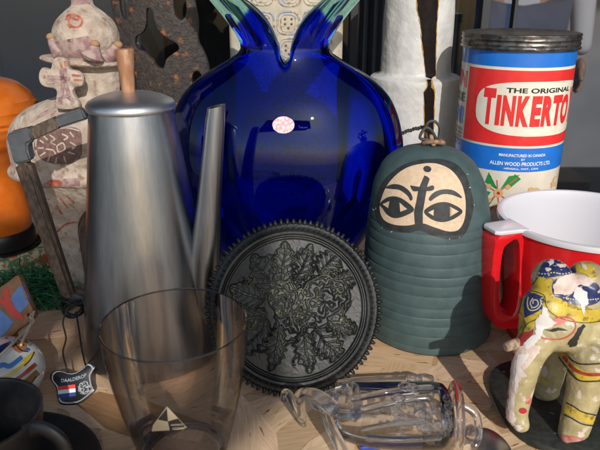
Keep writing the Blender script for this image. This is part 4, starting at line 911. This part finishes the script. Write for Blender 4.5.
# ------------------------------------------------------------------ smoked glass tumbler
GX, GY = -7.95, 34.4
tm = thing('tumbler', 'thin smoked glass tumbler with a small triangular sticker', 'drinking glass', (GX, GY, 0))
op = smoothprof([(2.3, .02), (2.75, .12), (2.95, .5), (3.35, 2.0), (3.85, 4.2), (4.25, 6.4), (4.5, 8.4), (4.6, 10.2)], 6)
ip_ = smoothprof([(4.52, 10.2), (4.42, 8.4), (4.17, 6.4), (3.77, 4.2), (3.25, 2.0), (2.7, .9), (1.8, .7), (0.01, .66)], 6)
M_sm = thin_glass('smoked_glass', (.88, .85, .83), .8)
ow = mk('outer_wall', lathe(op, (GX, GY), 128), M_sm, tm)
mk('inner_wall', lathe(ip_, (GX, GY), 128), thin_glass('smoked_glass_inner', (.96, .945, .935), .08), tm)
mk('rim', lathe([(4.6, 10.2), (4.62, 10.26), (4.56, 10.32), (4.5, 10.26), (4.52, 10.2)], (GX, GY), 128), thin_glass('rim_glass', (.42, .4, .39), 2.2), tm)
mk('foot_ring', tube([(GX+2.6*math.cos(a), GY+2.6*math.sin(a), .35) for a in [2*PI*i/40 for i in range(40)]], .18, 12, True, sm=2), thin_glass('ring_glass', (.5, .47, .45), 1.6), tm)
t_ = bvh(ow)
stk = decal('sticker', flat([[(167, 406), (187, 427), (183, 429), (152, 431), (153, 425)]]), ow, .03, pm('gold_label', (.50, .43, .30), .35, metal=.2), tm, 3, t_)
decal('sticker_print', flat([[(167, 407.5), (158, 419), (168, 421)], [(168, 421), (178, 418), (185, 426), (170, 430)]]), ow, .045, pm('label_black', (.02, .02, .02), .5), stk, 3, t_)
def pxflip(bm, y0):   # pixel rows grow downward
    for v in bm.verts: v.co.y = 2*y0-v.co.y
    return bm
decal('sticker_lettering', join(pxflip(text2d('HANDMADE', 12, 1.8, .02, 177, 424, .05), 424), pxflip(text2d('CRYSTAL', 11, 1.8, .02, 178, 427.4, .05), 427.4)), ow, .06, pm('label_gold_text', (.6, .53, .4), .4), stk, 3, t_)

# ------------------------------------------------------------------ red pitcher
RX, RY, RR0 = 24.9, 50.4, 7.35
rp_ = thing('mixing_jug', 'red melamine jug with white inside and wide loop handle behind the toy elephant', 'jug', (RX, RY, 0))
M_rm = pm('red_melamine', (.70, .012, .018), .22, coat=.4, c2=(.62, .010, .014), sc=.5); M_wm = pm('white_melamine', (.66, .65, .68), .25, coat=.3)
mk('body', lathe(smoothprof([(0, .02), (5.2, .02), (5.6, .3), (6.1, 2), (6.7, 5), (7.1, 8), (7.32, 10.9)], 6)+[(7.34, 11.0)], (RX, RY), 128), M_rm, rp_)
mk('lining', lathe([(7.34, 11.02), (7.5, 11.05), (7.55, 11.3), (7.5, 11.5), (7.3, 11.56), (7.1, 11.5)]+smoothprof([(7.0, 11.0), (6.8, 8), (6.4, 5), (5.8, 2), (5.0, .8), (0, .6)], 5), (RX, RY), 128), M_wm, rp_)
# handle: flat D-shaped loop pointing left and a little forward
hang = math.radians(198); hd_ = Vector((math.cos(hang), math.sin(hang), 0)); hn_ = Vector((-hd_.y, hd_.x, 0)); hb = Vector((RX, RY, 0))
oh = smoothpoly([(6.6, 11.2), (8.4, 11.3), (9.7, 11.1), (9.95, 9.6), (9.8, 6.8), (9.4, 4.2), (8.6, 2.6), (7.6, 2.2), (5.8, 2.4), (5.6, 6)], 4)
ih = smoothpoly([(7.6, 10.3), (8.6, 10.35), (9.0, 9.6), (8.95, 7), (8.6, 4.8), (8.0, 3.8), (7.1, 3.7), (7.0, 6)], 4)
hm = plate2d(oh, [ih], 2.2, .22)
mapto(hm, Matrix(((hd_.x, 0, hn_.x, hb.x), (hd_.y, 0, hn_.y, hb.y), (0, 1, 0, 0), (0, 0, 0, 1))))
hdl = mk('handle', hm, M_rm, rp_)
tp = plate2d([(6.9, -1.5), (7.6, -1.15), (9.5, -1.1), (9.85, -.8), (9.85, .8), (9.5, 1.1), (7.6, 1.15), (6.9, 1.5)], (), .36, .08)
mapto(tp, Matrix(((hd_.x, hn_.x, 0, hb.x), (hd_.y, hn_.y, 0, hb.y), (0, 0, 1, 11.42), (0, 0, 0, 1))))
mk('handle_cap', tp, M_wm, hdl)

# ------------------------------------------------------------------ toy elephant
E = lambda px, py, Y, r: (P(px, py, Y), r)
el_ = thing('elephant_figurine', 'worn hand-painted toy elephant in cream, yellow and navy with chipped trunk', 'figurine', G(560, 430))
bm = None
for (px, py, Y, r) in ((552, 280, 38, (1.35, 1.5, 1.45)), (587, 280, 38.3, (1.3, 1.5, 1.3)), (570, 300, 38.2, (2.6, 2.3, 2.0)), (548, 312, 37.4, (1.95, 1.7, 2.0)), (560, 325, 37.2, (2.2, 1.8, 1.9)), (541, 330, 36.9, (1.4, 1.3, 1.5)), (592, 325, 38.4, (2.6, 2.6, 2.6)), (533, 325, 37.6, (1.0, .9, 1.9)),
                       (640, 322, 41, (5.0, 3.6, 3.6)), (680, 330, 43, (4.0, 3.6, 3.7)), (600, 345, 38.2, (2.3, 2.2, 1.9))):
    bm = addto(bm, ellip(P(px, py, Y), r, sub=3))
bm = join(bm, tube([P(540, 335, 36.6), P(530, 352, 36.2), P(524, 375, 35.9), P(519, 400, 35.8), P(516, 418, 35.8)], [1.4, 1.12, .9, .8, .74], 20))
bm = join(bm, tube([P(517, 416, 35.8), P(521, 424, 35.3), P(522, 428, 35.0)], [.78, .6, .5], 16))
fz = .95
def leg(px0, py0, px1, Y, r0, r1): 
    a = P(px0, py0, Y); f = P(px1, 400, Y); return tube([a, a.lerp(Vector((f.x, Y-.4, fz)), .5)+Vector((.15, 0, 0)), Vector((f.x, Y-.6, fz+.3)), Vector((f.x, Y-.7, fz-.1))], [r0, (r0+r1)/2*.95, r1, r1*1.05], 20)
bm = join(bm, leg(592, 350, 575, 35.9, 1.5, 1.02), leg(556, 345, 541, 40.5, 1.2, .95), leg(668, 345, 660, 41.5, 1.5, 1.2), leg(640, 340, 632, 45, 1.4, 1.1))
eb = mk('body', blob(bm, .14, 5), pm('cream_toy_paint', (.44, .37, .19), .5, c2=(.33, .27, .13), sc=.9, c3=(.58, .49, .42), sc3=1.0, lo3=.58, hi3=.61, bump=.8, bsc=1.6, coat=.1, bdist=.16), el_)
t_ = bvh(eb); D = lambda n, bm, o, m: decal(n, bm, eb, o, m, el_, 1.6, t_)
M_ye = pm('yellow_toy_paint', (.60, .43, .03), .4, c2=(.5, .36, .05), sc=1.2, c3=(.2, .15, .06), sc3=2.0, lo3=.56, hi3=.66, coat=.1, bump=.6, bsc=2, bdist=.1); M_nv = pm('navy_toy_paint', (.015, .022, .09), .35, c2=(.03, .04, .12), sc=2, c3=(.5, .42, .25), sc3=3.2, lo3=.64, hi3=.66); M_ck = pm('bare_plaster', (.60, .45, .38), .8, c2=(.66, .56, .50), sc=1.2, bump=.8, bsc=3, bdist=.1); M_wp = pm('white_chip', (.68, .64, .60), .7, bump=.6, bsc=3); M_mr = pm('maroon_paint', (.30, .02, .02), .45, c2=(.4, .05, .04), sc=2); M_kk = pm('black_toy_paint', (.02, .018, .015), .5)
zl = lambda pts: [(500+a/4.5, 245+b/4.5) for a, b in pts]
D('yellow_cloth', flat([smoothpoly(zl([(85, 450), (80, 380), (88, 300), (110, 215), (150, 180), (170, 145), (235, 150), (232, 215), (270, 265), (350, 305), (450, 290), (450, 345), (360, 350), (270, 335), (215, 300), (190, 295), (170, 350), (120, 400)]), 3)]), .02, M_ye)
D('cloth_outline', strokes([zl([(75, 440), (78, 370), (90, 290), (112, 212), (150, 175), (172, 145)]), zl([(195, 240), (225, 300), (290, 335), (370, 350), (448, 342)]), zl([(135, 205), (175, 215), (200, 230), (205, 260)]), zl([(95, 420), (120, 360), (170, 330)])], .8), .035, M_kk)
D('navy_crown', flat([zl([(172, 140), (180, 105), (205, 70), (240, 53), (290, 58), (325, 85), (345, 125), (320, 130), (240, 145), (200, 148)])]), .03, M_nv)
D('navy_band', flat([smoothpoly(zl([(238, 165), (240, 225), (270, 240), (320, 265), (390, 275), (450, 250), (450, 195), (420, 160), (380, 150), (300, 140)]), 3)]), .03, M_nv)
D('navy_square', flat([zl([(120, 205), (200, 235), (190, 290), (112, 328), (108, 270)])]), .035, M_nv)
D('scroll', strokes([zl([(150, 240), (138, 262), (150, 282), (172, 270), (168, 250), (152, 250), (150, 266)]), zl([(130, 235), (125, 265), (135, 292), (165, 290), (185, 268), (182, 245)])], 1.0), .05, pm('cream_line', (.6, .52, .33), .5))
D('second_crown_paint', flat([zl([(345, 120), (340, 90), (372, 70), (405, 82), (430, 120), (440, 150), (415, 158), (385, 130)])]), .03, M_ye)
D('crown_specks', flat([jagged(zl([(360, 82), (385, 88), (395, 115), (375, 105)]), .6, 3, 12), jagged(zl([(215, 75), (235, 68), (245, 80), (225, 95)]), .8, 3, 13), jagged(zl([(255, 85), (300, 90), (290, 104), (262, 100)]), .8, 3, 14), jagged(zl([(205, 105), (230, 108), (222, 122), (206, 118)]), .6, 3, 15)]), .045, M_ck)
D('red_flank', flat([jagged(zl([(75, 430), (95, 400), (130, 390), (155, 375), (150, 405), (115, 430), (100, 455), (75, 460)]), .6, 3, 16)]), .045, M_mr)
D('dotted_trim', flat([ellpoly(500+(285+i*11)/4.5, 245+(238+8*math.sin(i/15*PI)+i*.2)/4.5, .8, .65, 0, 8) for i in range(15)]+[ellpoly(500+(178+i*13)/4.5, 245+(128+3*math.sin(i))/4.5, .9, .6, 0, 8) for i in range(11)]), .05, pm('cream_dot', (.62, .54, .34), .5))
D('bare_patch', flat([jagged(zl([(245, 220), (240, 180), (265, 145), (320, 130), (385, 135), (425, 165), (400, 185), (350, 180), (330, 215), (290, 225)]), .7, 4, 3)]), .045, M_ck)
D('paint_loss', flat([jagged(zl([(330, 235), (340, 190), (365, 195), (390, 215), (395, 265), (380, 280), (375, 320), (365, 285), (360, 262)]), .6, 3, 4), jagged(zl([(165, 330), (185, 310), (195, 275), (215, 290), (220, 320), (255, 350), (230, 370), (190, 380), (185, 420), (150, 450), (120, 470), (110, 440), (160, 400), (160, 360)]), .7, 4, 5)]), .055, M_wp)
ey = smoothpoly(zl([(195, 380), (230, 378), (262, 370), (305, 385), (262, 384), (235, 390)]), 2)
D('eye', flat([ey]), .07, M_kk)
D('eye_ring', strokes([zl([(180, 415), (230, 425), (290, 418), (335, 385), (335, 345), (300, 325), (250, 325)])], 1.4), .04, pm('red_line', (.5, .07, .05), .5))
D('cheek', flat([smoothpoly(zl([(225, 345), (270, 325), (310, 330), (290, 350), (245, 362)]), 2)]), .035, pm('pink_blush', (.6, .2, .17), .5))
D('mouth_scribble', flat([jagged(zl([(300, 445), (335, 405), (350, 375), (375, 355), (382, 365), (355, 410), (345, 450), (320, 460)]), .6, 4, 6)]), .04, M_kk)
zt = lambda pts: [(500+a/4.09, 340+b/4.09) for a, b in pts]
D('trunk_edge', flat([jagged(zt([(55, 10), (45, 60), (38, 110), (30, 180), (22, 240), (18, 320), (30, 330), (40, 250), (50, 180), (62, 100), (90, 50), (110, 10)]), .6, 4, 7)]), .02, M_mr)
D('trunk_chips', flat([jagged(zt([(68, 20), (52, 90), (46, 150), (38, 220), (26, 300), (24, 345), (50, 360), (62, 330), (60, 260), (80, 180), (98, 130), (150, 60), (170, 30), (120, 10)]), 1.1, 5, 8), jagged(zt([(60, 340), (80, 350), (95, 360), (80, 375), (50, 372), (35, 355)]), .7, 3, 9)]), .035, M_ck)
D('trunk_chips', flat([jagged(zt([(75, 60), (95, 55), (120, 60), (100, 90), (80, 130), (70, 200), (60, 220), (62, 160)]), .7, 4, 10)]), .05, M_wp)
D('trunk_tip_mark', flat([ellpoly(500+93/4.09, 340+288/4.09, 3.6, 3)]), .05, pm('crimson_spot', (.4, .02, .03), .5))
D('chest_band', flat([zt([(235, 55), (265, 95), (310, 150), (330, 165), (409, 165), (409, 140), (340, 125), (300, 95), (270, 55)])]), .025, M_ye)
D('chest_band_red', strokes([zt([(255, 65), (290, 105), (320, 128), (360, 140), (409, 140)])], 3.2), .04, M_mr)
D('chest_band_black', strokes([zt([(262, 48), (300, 85), (340, 98), (409, 95)]), zt([(240, 68), (270, 110), (310, 155), (345, 168), (409, 166)])], 1.4), .045, M_kk)
D('ankle_band', flat([zt([(270, 258), (305, 275), (345, 298), (440, 318), (430, 348), (350, 338), (296, 312), (262, 298)])]), .025, M_ye)
D('ankle_lines', strokes([zt([(272, 256), (303, 272), (345, 296), (440, 316)]), zt([(262, 304), (292, 318), (345, 345), (430, 352)])], 1.3), .04, M_kk)
D('ankle_band', flat([zt([(170, 145), (195, 165), (190, 190), (160, 160)])]), .025, M_ye)
D('toes', flat([zt([(215, 392), (262, 388), (370, 405), (375, 450), (300, 460), (205, 450)]), zt([(110, 225), (130, 240), (125, 262), (105, 260)])]), .025, pm('red_toe_paint', (.48, .10, .08), .5, c2=(.55, .3, .25), sc=2))
mk('tusk', tube([P(518, 343, 36.3), P(512, 345, 36), P(506, 347, 35.8)], [.38, .36, .32], 14), pm('worn_tusk', (.4, .3, .2), .6, c2=(.2, .13, .08), sc=3), el_)
bpts = []
for i in range(40):
    t = 2*PI*i/40; bpts.append((25.0+10.0*abs(math.cos(t))**.55*(1 if math.cos(t) > 0 else -1), 39.3+6.1*abs(math.sin(t))**.6*(1 if math.sin(t) > 0 else -1)))
bs = plate2d(bpts, (), .6, .12); mapto(bs, Matrix.Translation((0, 0, .32)))
mk('base', bs, pm('chipped_black_base', (.018, .022, .02), .5, c2=(.03, .035, .03), sc=2, c3=(.5, .45, .4), sc3=1.5, lo3=.70, hi3=.72, bump=.4), el_)

# ------------------------------------------------------------------ clear glass bottle figure
M_cg = solid_glass('clear_glass', (.985, .985, .98), 1.46, clear=.35)
gb_ = thing('glass_bull', 'clear blown glass bottle figure lying on its side with curled glass horns', 'glass figurine', G(390, 430))
ax0 = G(345, 412, 2.3); ax1 = G(452, 418, 2.3)
dirx = (ax1-ax0).normalized()
Rm = dirx.to_track_quat('Z', 'Y').to_matrix().to_4x4(); Lb = (ax1-ax0).length
def bodysh(k, z0, z1):
    pr = [(0.01, z0), (1.0*k, z0+.15), (1.9*k, z0+.9), (2.25*k, 2.2), (2.3*k, 5.0), (2.3*k, Lb*.85), (2.1*k, z1-.5), (1.2*k, z1), (0.01, z1+.1)]
    return lathe(smoothprof(pr, 5), (0, 0), 64, wob=lambda a, z: .06*math.sin(3*a+z*.8))
glb = mk('body', mapto(bodysh(1, -1.0, Lb), Matrix.Translation(ax0) @ Rm), thin_glass('clear_thin_glass', (.96, .96, .955), 1.6), gb_)
tg_ = bvh(glb)
def onb(a, b, k):
    d = ray(a, b).normalized(); loc, nr, ix, ds = tg_.ray_cast(EYE, d)
    if loc is None: return G(a, b, 1.6)
    return loc+(nr if nr.dot(d) < 0 else -nr)*k
M_cs = solid_glass('clear_solid_glass', (.995, .995, .995), 1.48, clear=.12, rough=.03)
mk('horn', tube([G(335, 410, 3.8), G(318, 397, 4.2), G(305, 394, 4.0), G(299, 397, 3.4), G(301, 407, 2.4), G(302, 418, 1.2), G(304, 425, .4)], [.55, .5, .42, .38, .34, .3, .2], 18), M_cs, gb_)
mk('horn', tube([G(302, 420, .8), G(296, 408, 1.6), G(290, 396, 2.2), G(285, 393, 2.2), G(284, 401, 1.6)], [.25, .3, .32, .3, .22], 18), M_cs, gb_)
mk('neck', tube([ax0+Vector((.6, 0, .9)), G(322, 402, 3.0), G(312, 394, 3.4)], [1.4, .7, .45], 24), M_cs, gb_)
mk('neck', tube([G(322, 400, 3.2), G(330, 425, 2.4), G(342, 450, 1.2), G(345, 470, .5)], [.35, .38, .4, .3], 18), M_cs, gb_)
for (pts, r) in (([(338, 384), (360, 381), (400, 379), (432, 379)], .32), ([(352, 400), (380, 395), (412, 391), (432, 390)], .24), ([(362, 410), (390, 403), (412, 400), (428, 399)], .24), ([(362, 428), (390, 424), (425, 421)], .2), ([(366, 436), (400, 438), (440, 436)], .22)):
    mk('leg', tube([onb(a, b, r*.7) for a, b in pts], r, 14), M_cs, gb_)
rnd = random.Random(2)
for (px, py, s) in ((414, 379, 1.2), (424, 379, 1.3), (405, 389, .9), (398, 400, .9), (412, 390, .8)):
    mk('foot', ellip(onb(px, py, .25), (.55*s, .36*s, .34*s)), M_cs, gb_)
bb_ = None
for i in range(46):
    t = rnd.uniform(.45, .98); a = rnd.uniform(0, 2*PI); rad = rnd.uniform(.3, 1.6); p = ax0+dirx*Lb*t+Vector((0, math.cos(a)*rad, math.sin(a)*rad)); r = rnd.uniform(.12, .38)
    bb_ = addto(bb_, ellip(p, (r, r, r), sub=2))
mk('bubbles', bb_, M_cs, gb_)
rg = [ax1+dirx*.2+Matrix.Rotation(a, 3, dirx) @ Vector((0, 0, 2.25)) for a in [2*PI*i/30 for i in range(30)]]
mk('rim', tube(rg, .3, 14, True, sm=2), M_cs, gb_)
rg2 = [ax1+dirx*.05+Matrix.Rotation(a, 3, dirx) @ Vector((0, 0, 2.42)) for a in [2*PI*(.52+.55*i/24) for i in range(25)]]
mk('red_trail', tube(rg2, .085, 8, sm=2), pm('red_glass_trail', (.45, .03, .02), .2, coat=.5), gb_)
mk('stopper', join(ellip(ax1+dirx*1.2+Vector((0, -.6, -.7)), (.7, .6, .6)), tube([ax1+dirx*.3+Vector((0, .4, 1)), ax1+dirx*1.6+Vector((0, 0, .3)), ax1+dirx*1.5+Vector((0, -1, -1.2)), ax1+dirx*.3+Vector((0, -1.4, -1.6))], .28, 12)), M_cs, gb_)
p_ = G(382, 447, .1)
mk('blue_foot', box((p_.x+.6, p_.y-.1, .32), (4.4, .5, .35), .12, Euler((0, 0, math.radians(4))).to_matrix()), pm('cobalt_glass_strip', (.02, .05, .32), .15, coat=.6), gb_)

# ------------------------------------------------------------------ metal spoon at the bottom edge
sp_ = thing('spoon', 'old dull silver spoon lying bowl up at the bottom edge', 'spoon', G(492, 446))
c0 = G(492, 447, .55)
sb = ellip((0, 0, 0), (1.15, 1.9, .75), sub=4)
for v in sb.verts:
    if v.co.z > .0: v.co.z *= -.75 if False else .9
mk('bowl', mapto(sb, Matrix.Translation(c0) @ Matrix.Rotation(math.radians(15), 4, 'Z')), pm('dull_silver', (.42, .41, .40), .38, metal=1, rvar=.1, bsc=2), sp_)
mk('handle', tube([c0+Vector((.3, -1.7, 0)), c0+Vector((.9, -4, -.1)), c0+Vector((2.2, -8, 0)), c0+Vector((2.7, -10, .1))], [.35, .25, .3, .5], 14, sect=(1, .35)), pm('dull_silver', (.42, .41, .40), .38, metal=1, rvar=.1, bsc=2), sp_)
